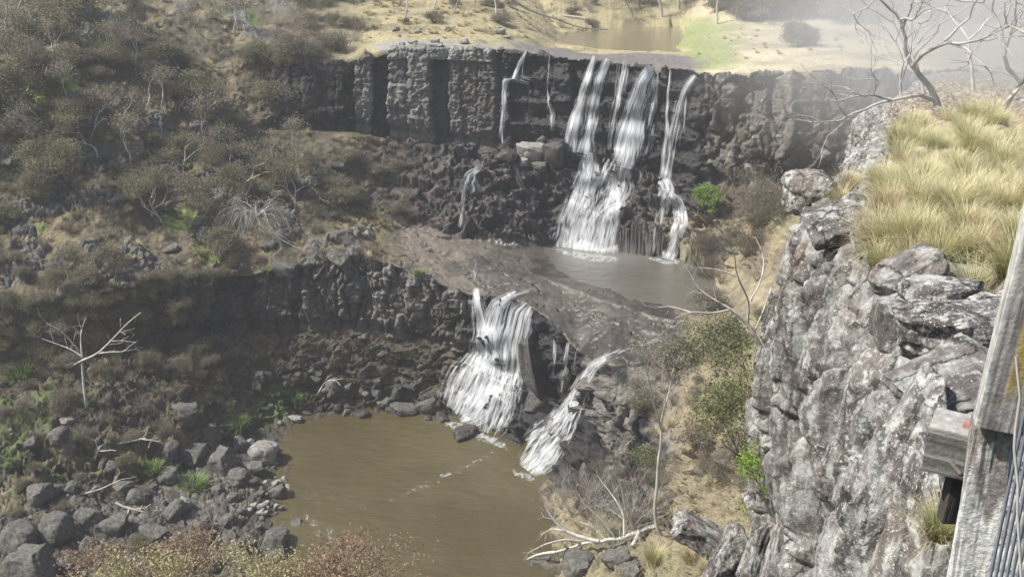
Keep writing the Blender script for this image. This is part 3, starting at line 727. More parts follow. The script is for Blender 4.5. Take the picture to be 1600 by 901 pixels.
bm1 = blocks(FG+.35*np.stack([a1, a2, a1], -1), 1.6, 1.6, 3.4, 320); bm2 = blocks(FG+.2*np.stack([a1, a2, a1], -1), .6, .6, 1.5, 330, 1, 1.8, 1.0)
f1 = fbm(FG, 1.2, 4, 340); f2 = fbm(FG, 6.0, 4, 350); f3 = fbm(FG, 22., 2, 360)
gr = np.abs(vn(FG[..., 1]*.62+.5*a1, FG[..., 0]*.1, FG[..., 2]*.05, 372))
ps = us[None, :]/1.25+.35*fbm(Pc, .8, 2, 380)+.12*a2; pid = np.floor(ps); pf = ps-pid; jt = h1(pid, 381)*.5+.25
sub = (pf > jt); pid2 = pid*2+sub; loc = np.where(sub, (pf-jt)/(1-jt), pf/jt)
zb2 = FG[..., 2]/2.6+h1(pid2, 383)*3; blk3 = hash3(pid2.astype(np.int64), np.floor(zb2).astype(np.int64), pid2.astype(np.int64)*0, 384)
pil = (h1(pid2, 382)-.5)*.6+(1-np.abs(2*loc-1)**3)*.30-.22+(blk3-.5)*.14-.15*np.exp(-((zb2-np.round(zb2))/.03)**2)
d = face*(a1*.8+a2*.35+pil*1.2-.25+.22*vn(us[None, :]*3.2+a2, FG[..., 2]*.35, FG[..., 0]*0+a1, 391)+.09*vn(us[None, :]*9+a2*2, FG[..., 2]*.9, FG[..., 0]*0, 392)+bm1*.05+bm2*.13)+f1*.12+f2*.055+f3*.006+(1-face)*(bm1*.25+bm2*.10)
FG = FG+N2*d[..., None]
fc = np.zeros((NV, NU, 3), np.float32)+C(.19, .178, .168)
fc = mixc(fc, (.25, .175, .14), face*ss(a2*.8+f1*.6, .08, .4)*.75)
fc = mixc(fc, (.095, .085, .08), ss(f1-a1*.6, .1, .45)*.8)
fc = mixc(fc, (.33, .33, .32), ss(-a1+.4*f1, .0, .4)*.8)
soil = (1-ss(VVG, 3.2, 4.3))*ss(f1+.3, -.3, .3)
fc = mixc(fc, (.33, .26, .16), soil*.9)
# lichen cover grows towards the lookout
fdens = ss(-FG[..., 1], -14, -6)*.6+.2*face+(f1*.4)
def near_rock_mat():
    m, t, b = newmat('lichen_rock')
    at = t.nodes.new('ShaderNodeAttribute'); at.attribute_name = 'Col'
    wt = t.nodes.new('ShaderNodeAttribute'); wt.attribute_name = 'wet'
    p = geo_pos(t); n = noise_node(t, 9, 8, .75, p); r = ramp(t, n.outputs[0], [(.3, .45), (.5, 1.0), (.7, 1.55)])
    c = mul(t, at.outputs['Color'], r.outputs[0])
    def layer(c, scale, lo, width, colr, gain, det=5, rough=.7):
        n2 = noise_node(t, scale, det, rough, p)
        ma = t.nodes.new('ShaderNodeMath'); ma.operation = 'MULTIPLY_ADD'; t.links.new(wt.outputs['Fac'], ma.inputs[0]); ma.inputs[1].default_value = gain; t.links.new(n2.outputs[0], ma.inputs[2])
        rr = ramp(t, ma.outputs[0], [(lo, 0.0), (lo+width, 1.0)])
        return mixn(t, rr.outputs[0], c, colr), rr
    mps = t.nodes.new('ShaderNodeMapping'); t.links.new(p, mps.inputs[0]); mps.inputs['Scale'].default_value = (1, 1, .33)
    ns = noise_node(t, 3.2, 7, .7, mps.outputs[0]); rs1 = ramp(t, ns.outputs[0], [(.49, 0.0), (.60, .9)]); c = mixn(t, rs1.outputs[0], c, (.44, .45, .43))
    nd = noise_node(t, 2.1, 6, .7, mps.outputs[0]); rs2 = ramp(t, nd.outputs[0], [(.36, .75), (.44, 0.0)]); c = mixn(t, rs2.outputs[0], c, (.085, .075, .07))
    vz = t.nodes.new('ShaderNodeTexVoronoi'); vz.feature = 'DISTANCE_TO_EDGE'; vz.inputs['Scale'].default_value = 1.5; mpv = t.nodes.new('ShaderNodeMapping'); mpv.inputs['Scale'].default_value = (1, 1.2, .4)
    va2 = t.nodes.new('ShaderNodeVectorMath'); va2.operation = 'MULTIPLY_ADD'; t.links.new(n.outputs['Color'], va2.inputs[0]); va2.inputs[1].default_value = (.35, .35, .35); t.links.new(p, va2.inputs[2]); t.links.new(va2.outputs[0], mpv.inputs[0]); t.links.new(mpv.outputs[0], vz.inputs['Vector'])
    crk = ramp(t, vz.outputs['Distance'], [(.0, 0.0), (.022, 1.0)])
    c, _ = layer(c, 9, .60, .13, (.58, .59, .56), .12)
    c, _ = layer(c, 38, .66, .04, (.70, .70, .67), .07, 3)
    c, _ = layer(c, 1.7, .72, .05, (.07, .065, .06), 0)
    t.links.new(c, b.inputs['Base Color']); b.inputs['Roughness'].default_value = .9; b.inputs['Specular IOR Level'].default_value = .25
    hm_ = t.nodes.new('ShaderNodeMath'); hm_.operation = 'MULTIPLY_ADD'; t.links.new(crk.outputs[0], hm_.inputs[0]); hm_.inputs[1].default_value = .9; t.links.new(n.outputs[0], hm_.inputs[2])
    bump(t, b, hm_.outputs[0], 1.0, .06); return m
M['near'] = near_rock_mat()
o = mk_mesh('lookout_cliff', FG.reshape(-1, 3), grid_faces(NV, NU), M['near'], None, True, fc, fdens); tag(o, kind='structure')
def topz(x, y):
    i = int(np.argmin(np.abs(rim[:, 1]-y)+1e-3*np.arange(NU)*0)); j = int(np.argmin(np.abs(FG[:, i, 0]-x))); return float(FG[j, i, 2])
def on_top(px, Y):
    """point on the lookout side's flat top along an image column at world distance Y"""
    x = (px-800)/F*(Y*cp+4.5*sp)
    return np.array([x, Y, topz(x, Y)])

# ------------------------------------------------------------------ boulders
import bmesh
def ico(sub):
    bm = bmesh.new(); bmesh.ops.create_icosphere(bm, subdivisions=sub, radius=1)
    V = np.array([v.co[:] for v in bm.verts]); Fa = np.array([[v.index for v in f.verts] for f in bm.faces]); bm.free(); return V, Fa
ICO4, ICO5 = ico(4), ico(6)
def rock_mesh(seed, cuts=9, hi=False, rough=.06, sq=.62):
    V, Fa = ICO5 if hi else ICO4
    r = np.random.RandomState(seed); V = np.sign(V)*np.abs(V)**(.55 if sq < .7 else .85); V = V*1.15
    V = V+V*(vn(V[:, 0]*.9+seed, V[:, 1]*.9, V[:, 2]*.9, seed)*.22)[:, None]
    for k in range(cuts):
        n = r.normal(size=3); n /= np.linalg.norm(n)
        if k < 4 and r.rand() < .8: n = np.eye(3)[k % 3]*(1 if k < 3 else -1)+r.normal(size=3)*.18; n /= np.linalg.norm(n)
        h = r.uniform(sq, sq+.28); s = V@n; V -= np.outer(np.maximum(0, s-h), n)*.93
    V += V/np.linalg.norm(V, axis=1, keepdims=True)*(fbm(V+seed*3, 1.3, 3, seed)*.2+fbm(V+seed*3, 4.5, 4, seed+3)*rough*2.4)[:, None]
    m = np.abs(V).max(0); return V/m, Fa
ROCKS = {}
def rock_proto(kind, seed, mat):
    key = (kind, seed, mat)
    if key not in ROCKS:
        V, Fa = rock_mesh(seed, {'block': 8, 'round': 5}[kind], False, .07, {'block': .58, 'round': .8}[kind])
        o = mk_mesh('boulder', V, Fa, M[mat], None, True); ROCKS[key] = o.data; bpy.data.objects.remove(o)
    return ROCKS[key]
def boulder(px, py, wpx, hpx, label, mat='boulder', kind='block', name='boulder', group=None, cat='boulder', rz=None, p=None, kmin=0, kmax=9):
    # (px, py) is the middle of the stone in the picture
    g = ground(px, py+hpx*.42, kmin, kmax) if p is None else p
    dep = g[1]*cp-(g[2]-H)*sp; sw = wpx/F*dep/2; sh = hpx/F*dep/2
    o = bpy.data.objects.new(name, rock_proto(kind, rng.randrange(7), mat)); COL.objects.link(o)
    o.scale = (sw, (sw+sh)*.55, sh*1.05); o.location = (g[0], g[1]-sw*(.35 if g[1] > 115 else -.3), g[2]+sh*.62)
    o.rotation_euler = (rng.uniform(-.25, .25), rng.uniform(-.3, .3), rng.uniform(-.5, .5) if rz is None else rz)
    return tag(o, label, cat, group)
BL = [
 (823,230,50,38,'brown sunlit boulder, largest of the rock pile between the cliff and the upper fall','boulder_pale'),
 (864,232,42,50,'tall dark split boulder standing beside the left strand of the upper fall','boulder_dark'),
 (796,236,40,20,'low flat dark slab at the left end of the rock pile under the upper cliff','boulder_dark'),
 (843,219,14,18,'small upright stone wedged behind the brown boulder of the upper rock pile','boulder'),
 (822,250,24,18,'small pale stone just below the brown boulder of the upper rock pile','boulder_pale'),
 (842,256,30,18,'grey stone below the gap in the middle of the upper rock pile','boulder'),
 (884,251,24,13,'small wet stone at the right end of the upper rock pile','boulder_dark'),
 (722,676,50,34,'dark flat-topped block standing in the pool at the foot of the lower fall','boulder_dark'),
 (689,652,26,18,'small wet block left of the dark flat-topped block at the fall foot','boulder_dark'),
 (664,634,40,30,'grey angular boulder on the shore touching the white water','boulder'),
 (625,638,46,24,'long low grey boulder lying in the edge of the pool','boulder'),
 (622,610,26,32,'upright brown wedge-shaped boulder on the far shore','boulder_dark'),
 (636,598,34,18,'flat dark slab behind the upright brown wedge boulder','boulder_dark'),
 (539,643,26,20,'single pale-topped block in the water off the far shore','boulder'),
 (521,600,36,34,'tilted square grey boulder beside the leaning bleached stick','boulder'),
 (458,653,26,11,'flattest pale stone in the water at the left of the far shore','boulder_pale'),
 (474,641,30,12,'low grey slab behind the flattest pale stone on the far shore','boulder'),
 (436,659,9,6,'tiny white stone in the shallows at the pool corner','boulder_pale'),
 (590,612,22,16,'small brown boulder left of the upright wedge boulder','boulder_dark'),
 (600,628,24,14,'small rounded grey stone behind the long low shore boulder','boulder'),
 (280,641,44,42,'square upright grey block below the undercut lower cliff','boulder'),
 (93,680,34,34,'rounded grey boulder under the dead white tree','boulder'),
 (103,656,40,12,'thin flat slab perched above the boulder under the dead tree','boulder_pale'),
 (410,704,48,42,'big pale rounded boulder at the pool edge, lightest on the left shore','boulder_pale'),
 (396,728,32,20,'dark angular stone under the big pale pool-edge boulder','boulder'),
 (343,716,48,44,'cracked grey boulder two to the left of the big pale pool-edge boulder','boulder'),
 (300,710,52,44,'wide grey boulder with a rough top beside the cracked boulder','boulder'),
 (322,676,48,32,'knobbly grey boulder behind the left shore boulders','boulder'),
 (265,700,30,36,'narrow upright boulder left of the wide grey boulder','boulder'),
 (372,690,26,26,'mossy stone tucked behind the cracked grey boulder','boulder'),
 (430,754,20,10,'small flat stone alone in the shallows by the left shore','boulder_pale'),
 (355,811,26,24,'smooth rounded stone at the waters edge of the left shore','boulder'),
 (376,797,18,13,'small smooth stone right of the rounded waterside stone','boulder'),
 (430,840,56,48,'large sloping angular boulder at the near left corner of the pool','boulder'),
 (461,821,26,24,'round grey boulder leaning on the large sloping boulder','boulder'),
 (404,820,13,14,'small round stone behind the large sloping boulder','boulder'),
 (376,846,18,24,'upright stone left of the large sloping boulder','boulder'),
 (425,868,44,26,'crumbly grey boulder just below the large sloping boulder','boulder'),
 (28,835,62,52,'big round boulder against the left edge of the photo','boulder'),
 (85,818,56,54,'big round boulder second from the left edge of the photo','boulder'),
 (38,878,90,56,'largest dark-grey boulder in the bottom left corner','boulder'),
 (140,806,38,38,'round boulder third from the left in the rubble row','boulder'),
 (178,812,44,42,'lumpy boulder directly below the pale fallen log','boulder'),
 (137,850,32,32,'small rounded boulder among the bottom left boulders','boulder'),
 (240,828,48,26,'flat rough boulder to the right of the lumpy boulder','boulder'),
 (305,841,58,20,'long low boulder half covered by the rust coloured shrub','boulder'),
 (268,797,42,30,'grey boulder at the right end of the pale fallen log','boulder'),
 (216,776,40,26,'rounded boulder above the pale fallen log','boulder'),
 (285,785,26,22,'smooth pale round stone near the bright green clump','boulder_pale'),
 (60,770,50,36,'grey boulder under the thin fallen branch','boulder'),
 (190,760,36,26,'grey boulder at the upper end of the thin fallen branch','boulder'),
 (897,735,20,40,'small upright stone under the rounded buttress','boulder'),
 (832,552,34,112,'tall dark square pillar of rock splitting the lower fall','boulder_dark'),
 (872,590,22,60,'narrow dark pillar of rock between the trickles of the lower fall','boulder_dark'),
 (836,620,60,40,'wet dark boulder under the dark square pillar','boulder_dark'),
 (865,660,50,34,'smooth wet boulder beside the side cascade','boulder_dark'),
 (440,415,60,28,'grey rock outcrop at the brink of the lower cliff','boulder'),
 (530,402,50,30,'lichened grey rock outcrop on the brink where the shelf begins','boulder'),
]
for q in BL:
    boulder(q[0], q[1], q[2], q[3], q[4], q[5], 'round' if ('round' in q[4] or 'smooth' in q[4]) else 'block')
rs_ = random.Random(5)
for i in range(70):
    px = rs_.uniform(-10, 445); py = rs_.uniform(690, 893)
    if px > 330 and py < 720: py += 40
    s = 5+24*rs_.random()**2.6
    boulder(px, py, s*1.25, s, 'grey stone in the loose rubble on the left shore', 'boulder', rs_.choice(['block', 'round']), group='rubble stones on the left shore', name='rubble_stone', cat='stone')
for i in range(46):
    a = rs_.random(); px = 395+rs_.uniform(-40, 25)+50*math.sin(a*3); py = 690+120*a
    s = rs_.uniform(5, 13)
    boulder(px, py, s*1.3, s, 'small angular stone spilling into the pool at the left shore', rs_.choice(['boulder', 'boulder_pale']), group='small stones at the waters edge', name='shore_stone', cat='stone')
for i in range(44):
    px = rs_.uniform(400, 700); py = rs_.uniform(585, 650)+(px-550)*.02
    s = rs_.uniform(5, 18)
    boulder(px, py, s*1.4, s, 'broken stone at the foot of the undercut lower cliff', rs_.choice(['boulder_dark', 'boulder_dark', 'boulder']), group='broken stones on the far shore', name='shore_stone', cat='stone')
for i in range(26):
    px = rs_.uniform(10, 540); py = rs_.uniform(60, 430) if px < 400 else rs_.uniform(250, 390); s = rs_.uniform(9, 22)
    boulder(px, py, s*1.9, s, 'weathered grey outcrop stone showing through the scrub of the left hill', 'boulder', group='outcrop stones on the left hill', name='outcrop_stone', cat='stone', kmin=5)
for i in range(22):
    px = rs_.uniform(605, 1050); py = rs_.uniform(40, 78); s = rs_.uniform(4, 9)
    if px > 830: px = 605+(px-830)
    boulder(px, py, s*2.2, s, 'pale stone in the dry grass behind the upper cliff', 'boulder_pale', group='stones behind the upper cliff', name='outcrop_stone', cat='stone', kmin=9, kmax=12)

# big lichen boulders on the lookout side
def near_boulder(c, sx, sy, sz, seed, label, rot=(0, 0, 0), dens=.5, cuts=8, sq=.6, name='lichen_boulder'):
    V, Fa = rock_mesh(seed, cuts, True, .04, sq)
    V = V*np.array([sx, sy, sz]); Rm = np.array(Euler(rot).to_matrix()); V = V@Rm.T
    nrm = V/np.linalg.norm(V, axis=1, keepdims=True); Pw = V+np.array(c)
    V = V+nrm*(fbm(Pw, 2.5, 4, seed+7)*.07+fbm(Pw, 14, 3, seed+8)*.012)[:, None]
    f = fbm(Pw, 1.4, 3, 340); cc = np.zeros((len(V), 3), np.float32)+C(.18, .165, .155)
    cc = mixc(cc, (.09, .085, .08), ss(f, .05, .3)*.7); cc = mixc(cc, (.25, .21, .17), ss(-f, .1, .4)*.5)
    o = mk_mesh(name, V, Fa, M['near'], None, True, cc, dens+f*.3); o.location = Vector([float(a) for a in c])
    return tag(o, label, 'boulder')
def nb_(px, py, Y, *a, **k): return near_boulder(PY_(px, py, Y), *a, **k)
nb_(1478, 520, 7.9, .62, .55, .40, 3, 'broad flat-topped boulder with white lichen on its left side, beside the tall fence post', (0, .1, .2), .75)
nb_(1425, 425, 10.4, .42, .40, .26, 12, 'smooth dark grey boulder under the front grass tussocks', (.1, -.5, .3), .1, 5, .75)
nb_(1490, 455, 9.4, .48, .3, .16, 5, 'low dark rock with a white lichen rim below the grass', (0, 0, .1), .5)
nb_(1495, 600, 6.5, .50, .45, .20, 6, 'long smooth grey ledge stone under the flat-topped boulder', (0, -.32, .2), .3)
nb_(1400, 505, 8.9, .26, .3, .30, 8, 'dark knob of rock left of the flat-topped boulder', (0, 0, 0), .1)
nb_(1262, 300, 19.6, .55, .6, .45, 9, 'rounded grey boulder at the far tip of the near cliff', (0, 0, 0), .4, 4, .8)
nb_(1310, 345, 15.8, .6, .5, .32, 10, 'dark lichened boulder on the brink left of the grass', (0, -.3, 0), .3)
nb_(1440, 215, 33, 1.4, 1.6, .85, 13, 'large pale grey slab behind the grassy cliff top', (0, .15, .3), .6, 7, .6)
nb_(1450, 840, 5.2, .22, .4, .62, 14, 'leaning lichen-crusted rock directly left of the lower fence post', (0, .28, 0), .85)
nb_(1410, 700, 6.3, .25, .35, .8, 15, 'tall pale lichen rock left of the sawn timber block', (0, .2, 0), .7)
# broken pillars bottom centre right
for (px, py, Y, a, b_, c, sd_, lab, rot) in [
  (1140, 868, 19.5, .42, .5, 1.25, 21, 'reddish brown broken rock pillar, leftmost at the bottom of the near cliff', (0, .32, .1)),
  (1185, 880, 18.2, .36, .45, 1.35, 22, 'grey-brown rock pillar in the middle of the three broken pillars', (0, .22, .1)),
  (1222, 868, 17.2, .36, .5, 1.6, 23, 'rock pillar with white lichen flecks against the near cliff face', (0, .16, 0)),
  (1172, 778, 21, .26, .3, .2, 24, 'small dark block lodged on top of the broken rock pillars', (0, -.4, 0)),
  (1090, 832, 24, .8, .6, .38, 25, 'dark smooth-sided boulder in dry grass left of the broken pillars', (0, .55, 0))]:
    nb_(px, py, Y, a, b_, c, sd_, lab, rot, .25, 9, .55, name='rock_pillar' if 'pillar' in lab and 'block' not in lab and 'boulder' not in lab else 'boulder')

# ------------------------------------------------------------------ plants
class TB:
    def __init__(s): s.V = []; s.F = []; s.n = 0
    def tube(s, pts, rad, k=5):
        pts = np.asarray(pts, float); n = len(pts); base = s.n
        for i in range(n):
            d = pts[min(i+1, n-1)]-pts[max(i-1, 0)]; d = d/(np.linalg.norm(d)+1e-9)
            a = np.cross(d, [0, 0, 1.0]) if abs(d[2]) < .9 else np.cross(d, [1.0, 0, 0]); a /= np.linalg.norm(a); b = np.cross(d, a)
            for j in range(k):
                t = 2*math.pi*j/k; s.V.append(pts[i]+rad[i]*(.86+.28*((math.sin(i*12.9898+j*78.233+n)*43758.5453) % 1))*(math.cos(t)*a+math.sin(t)*b))
        for i in range(n-1):
            for j in range(k):
                q = base+i*k; s.F.append((q+j, q+(j+1) % k, q+k+(j+1) % k, q+k+j))
        s.n += n*k
    def build(s, name, mat, parent=None):
        return mk_mesh(name, np.array(s.V), np.array(s.F), mat, parent, True)
def grow_tree(r, tb, p, d, L, rad, depth, tips, up_=.25, spread=.6, kids=(2, 3), shrink=.72, wig=.16, k=5):
    n = 5; pts = [p]; dd = d
    for i in range(n):
        dd = dd+r.normal(size=3)*wig; dd[2] += up_*.12; dd = dd/np.linalg.norm(dd); pts.append(pts[-1]+dd*L/n)
    tb.tube(pts, np.linspace(rad, rad*.62, n+1), k)
    if depth == 0: tips.append((pts[-1], dd)); tips.append((pts[-3], dd)); return
    for q in range(r.randint(kids[0], kids[1]+1)):
        nd = dd+r.normal(size=3)*spread; nd[2] += up_; nd /= np.linalg.norm(nd)
        st = pts[-1] if q < 2 else pts[r.randint(2, n)]
        grow_tree(r, tb, st, nd, L*shrink*r.uniform(.8, 1.2), rad*.6, depth-1, tips, up_, spread, kids, shrink, wig, max(3, k-1))
def leaf_mesh(name, P, size, r, mat, parent, flat=0.0, asp=.5):
    n = len(P); a = r.normal(size=(n, 3)); a[:, 2] *= 1-flat; a /= np.linalg.norm(a, axis=1, keepdims=True)
    b = np.cross(a, r.normal(size=(n, 3))); b /= np.linalg.norm(b, axis=1, keepdims=True)
    s = (size*r.uniform(.6, 1.3, n))[:, None]
    V = np.stack([P-a*s, P+b*s*asp, P+a*s, P-b*s*asp], 1).reshape(-1, 3)
    return mk_mesh(name, V, np.arange(4*n).reshape(n, 4), mat, parent, False)
def clump(tips, per, rad, r, squash=.6):
    P = []
    for t, d in tips:
        k = r.randint(int(per*.5), int(per*1.5)+1); q = r.normal(size=(k, 3))*rad; q[:, 2] *= squash; P.append(t+q)
    return np.concatenate(P)
def tree(name, cat, seed, loc, label, h=6, trunk=.14, depth=4, leaf='leaf_olive', bark='bark_grey', per=22, lsize=.12, crad=.45, spread=.55, up_=.25, lean=(0, 0), group=None, kids=(2, 3), first=.36, part='crown', wig=.16):
    r = np.random.RandomState(seed); e = empty(name, loc, label, cat, group); tb = TB(); tips = []
    d = np.array([lean[0], lean[1], 1.0]); d /= np.linalg.norm(d)
    grow_tree(r, tb, np.array([0, 0, -.3]), d, h*first, trunk, depth, tips, up_, spread, kids, .74, wig, 6)
    tb.build('trunk', M[bark], e)
    if leaf: leaf_mesh(part, clump(tips, per, crad, r), lsize, r, M[leaf], e)
    return e
def bush(name, cat, seed, loc, label, h=2, leaf='leaf_grey', bark='twig_brown', stems=9, per=14, lsize=.09, crad=.3, depth=2, group=None, spread=.5, up_=.2, rad=.03, part='foliage', hspread=.6, twigs=0):
    r = np.random.RandomState(seed); e = empty(name, loc, label, cat, group); tb = TB(); tips = []
    for i in range(stems):
        a = r.uniform(0, 6.283); d = np.array([math.cos(a)*hspread, math.sin(a)*hspread, r.uniform(.5, 1)]); d /= np.linalg.norm(d)
        grow_tree(r, tb, np.array([r.normal()*.12, r.normal()*.12, -.15]), d, h*r.uniform(.3, .5), rad, depth, tips, up_, spread, (2, 3+twigs), .75, .15, 4)
    tb.build('stems', M[bark], e)
    if leaf: leaf_mesh(part, clump(tips, per, crad, r), lsize, r, M[leaf], e)
    return e
def place(proto_kids, name, loc, s, rz, label, cat, group, tilt=0):
    e = empty(name, loc, label, cat, group); e.scale = (s*rng.uniform(.85, 1.2), s*rng.uniform(.85, 1.2), s*rng.uniform(.85, 1.1)); e.rotation_euler = (tilt, 0, rz)
    for ch in proto_kids:
        c = ch.copy(); COL.objects.link(c); c.parent = e
    return e
# --- hillside vegetation: build one of each kind, then copies
HERO = [  # px,py of the foot
 (252,345,'tree','forked pale-limbed gum tree with flat grey crown, left of centre on the left hill',7.2),
 (300,300,'tree','upright white-barked gum tree beside the bright green patch on the left hill',6.6),
 (455,330,'tree','spreading gum with yellow-green top in front of the dark end of the upper cliff',8.0),
]
T = []
for i, (px, py, kind, lab, h) in enumerate(HERO):
    g = ground(px, py, 5, 9)
    T.append(tree('gum_tree', 'tree', 60+i*3, g, lab, h, .15, 4, 'leaf_olive', 'bark_pale', 26, .11, .5, .5, .18, ((-.25, 0), (.05, 0), (.35, 0))[i]))
protoB = [bush('scrub_bush', 'bush', 90+i, ground(px, py, 5, 9), lab, 2.6, lf, 'twig_brown', 12, pr, .10, .38, 2)
          for i, (px, py, lab, lf, pr) in enumerate([
            (60, 300, 'dense dark round bush at the far left of the hill', 'leaf_olive', 34),
            (375, 250, 'dusty grey bush between the white-barked gum and the spreading gum', 'leaf_grey', 24),
            (520, 300, 'brownish grey bush below the dark cliff end', 'leaf_grey', 12),
            (170, 420, 'olive bush just above the lower cliff on the left', 'leaf_olive', 20)])]
protoT = [tree('scrub_tree', 'tree', 120+i, ground(px, py, 5, 9), lab, 5.5, .10, 4, lf, bk, pr, .11, .5, .55, .2)
          for i, (px, py, lab, lf, bk, pr) in enumerate([
            (30, 120, 'dark leafy tree near the top left corner of the photo', 'leaf_olive', 'bark_grey', 40),
            (210, 80, 'grey thin-crowned tree high on the left hill', 'leaf_grey', 'bark_pale', 18),
            (480, 80, 'slim tree with dusty crown above the dark cliff end', 'leaf_grey', 'bark_pale', 22)])]
protoW = [bush('bare_shrub', 'shrub', 140+i, ground(px, py, 5, 9), lab, 2.8, None, 'twig_brown' if i else 'bark_grey', 16, 0, .1, .3, 3, twigs=1, rad=.028)
          for i, (px, py, lab) in enumerate([(340, 385, 'bare grey twiggy shrub left of the drooping dead bush'), (560, 260, 'leafless brown shrub where hillside meets the upper cliff foot')])]
rs_ = random.Random(21)
def scatter(n, region, kinds, kmin, kmax, smin, smax):
    for i in range(n):
        px = rs_.uniform(region[0], region[2]); py = rs_.uniform(region[1], region[3])
        g = ground(px, py, kmin, kmax)
        pr, nm, lab, cat, grp = rs_.choice(kinds)
        place([c for c in rs_.choice(pr).children], nm, g, rs_.uniform(smin, smax), rs_.uniform(0, 6.28), lab, cat, grp)
kB = (protoB, 'scrub_bush', 'grey-green scrub bush, one of many crowding the steep left hill', 'bush', 'scrub bushes on the left hill')
kT = (protoT, 'scrub_tree', 'thin-trunked scrub tree, one of many on the steep left hill', 'tree', 'scrub trees on the left hill')
kW = (protoW, 'bare_shrub', 'leafless twiggy shrub, one of many between the bushes on the left hill', 'shrub', 'bare shrubs on the left hill')
scatter(60, (-40, 20, 560, 425), [kB, kB, kW], 5, 9, .55, 1.15)
scatter(38, (-40, 40, 500, 340), [kT, kT, kB], 5, 9, .9, 1.4)
scatter(26, (-40, -25, 560, 60), [kT, kT, kB], 9, 12, .8, 1.25)
scatter(16, (-40, 0, 160, 240), [kT], 5, 12, 1.1, 1.5)
kC = (protoB[1:]+protoW, 'scrub_bush', 'low brown-grey bush on the lip above the dark end of the upper cliff', 'bush', 'bushes over the dark cliff end')
scatter(22, (420, 40, 560, 100), [kC], 9, 11, .6, 1.1)
kL = (protoB[1:2]+protoW, 'scrub_bush', 'dry bush growing in the bank under the lower cliff', 'bush', 'bushes under the lower cliff')
scatter(26, (-20, 560, 400, 650), [kL], 3, 4, .4, .8)
scatter(12, (0, 640, 260, 720), [kL], 2, 4, .35, .7)
scatter(22, (0, 700, 330, 880), [(protoB+protoW, 'scrub_bush', 'small scrubby bush growing between the boulders of the left shore', 'bush', 'bushes among the left shore boulders')], 1, 4, .25, .5)
scatter(40, (-20, 440, 300, 560), [(protoB, 'scrub_bush', 'bush growing over the left end of the lower cliff', 'bush', 'bushes over the left end of the lower cliff')], 4, 6, .4, .8)
kO = (protoB+protoW, 'scrub_bush', 'small bush along the brink of the lower cliff', 'bush', 'bushes on the brink of the lower cliff')
scatter(24, (-20, 405, 430, 455), [kO], 5, 6, .35, .7)
# --- distinctive plants
def px_tree(name, cat, label, foot, Y, branches, mat, jig=.0, part='limb', seed=0, leaf=None, crown=None):
    """branches: (list of image points, start radius px, end radius px); laid out at the tree's own distance"""
    f = PY_(foot[0], foot[1], Y); e = empty(name, f, label, cat); r = np.random.RandomState(seed)
    sc_ = (Y*cp-(f[2]-H)*sp)/F; ends = []
    for bi, (pts, r0, r1_) in enumerate(branches):
        W3 = []; yy = 0; slope = 0 if bi == 0 else r.uniform(-.6, .6)
        L = 0
        for i, q in enumerate(pts):
            if i: L += math.hypot(q[0]-pts[i-1][0], q[1]-pts[i-1][1])
            W3.append(PY_(q[0], q[1], Y+jig*slope*L*sc_)-f)
        W3 = np.array(W3); tt_ = np.linspace(0, len(pts)-1, len(pts)*3)
        Q = np.stack([np.interp(tt_, range(len(pts)), W3[:, k]) for k in range(3)], -1); Q[1:-1] += r.normal(size=(len(tt_)-2, 3))*.012*sc_*F/100
        for it in range(2): Q[1:-1] = (Q[:-2]+Q[1:-1]*2+Q[2:])/4
        tb = TB(); tb.tube(Q, np.linspace(r0, r1_, len(Q))*sc_, 6)
        tips = []
        if bi or len(branches) == 1:
            for k in range(len(Q)//3):
                i = r.randint(len(Q)//3, len(Q)); dq = Q[min(i+1, len(Q)-1)]-Q[max(i-2, 0)]; dq = dq/(np.linalg.norm(dq)+1e-9)+r.normal(size=3)*.5; dq /= np.linalg.norm(dq)
                grow_tree(r, tb, Q[i], dq, 18*sc_*r.uniform(.5, 1.2), max(.35, r1_*.8)*sc_, 1, tips, .05, .5, (1, 3), .7, .15, 3)
        tb.build('trunk' if bi == 0 else part, M[mat], e); ends += tips
    if leaf: leaf_mesh('crown', clump(ends, leaf[1], leaf[2], r), leaf[3], r, M[leaf[0]], e)
    return e
g = ground(135, 634, 2, 5)
px_tree('dead_tree', 'dead tree', 'bleached dead tree with bare white limbs standing before the lower cliff at left', (135, 636), g[1], [
  ([(135,637),(131,605),(129,580),(128,563)], 2.2, 1.5), ([(128,563),(140,558),(153,552),(174,532),(197,506),(220,488)], 1.9, .6),
  ([(153,552),(176,549),(192,550),(204,540)], 1.3, .5), ([(171,533),(194,532),(212,535)], 1, .4), ([(127,556),(112,546),(97,540),(66,529)], 1.3, .5),
  ([(128,558),(125,522),(134,496)], 1.3, .5), ([(123,547),(97,517),(72,504)], 1.1, .4), ([(128,563),(115,570)], 1.3, .7), ([(134,593),(148,604),(153,616)], 1.1, .5)], 'bark_dead', 1, seed=1)
px_tree('dead_tree', 'dead tree', 'leaning dead white tree with fine branches against the left edge of the near cliff', (1190, 545), 27, [
  ([(1200,560),(1178,522),(1165,500),(1140,482)], 4.2, 2.4), ([(1140,482),(1120,470),(1095,455),(1080,430),(1070,412)], 2, .6), ([(1140,484),(1110,490),(1080,486),(1055,497)], 1.6, .5),
  ([(1168,505),(1172,470),(1150,430),(1148,395),(1130,370)], 1.8, .5), ([(1150,432),(1120,420),(1085,418)], 1.2, .4), ([(1120,470),(1112,440),(1098,425)], 1.1, .4),
  ([(1172,470),(1190,440),(1195,400),(1180,370)], 1.5, .5), ([(1080,488),(1050,478),(1028,480)], 1, .3), ([(1178,520),(1195,480),(1208,440)], 1.6, .6)], 'bark_dead', 1, seed=2)
g = ground(1032, 836, 2, 5)
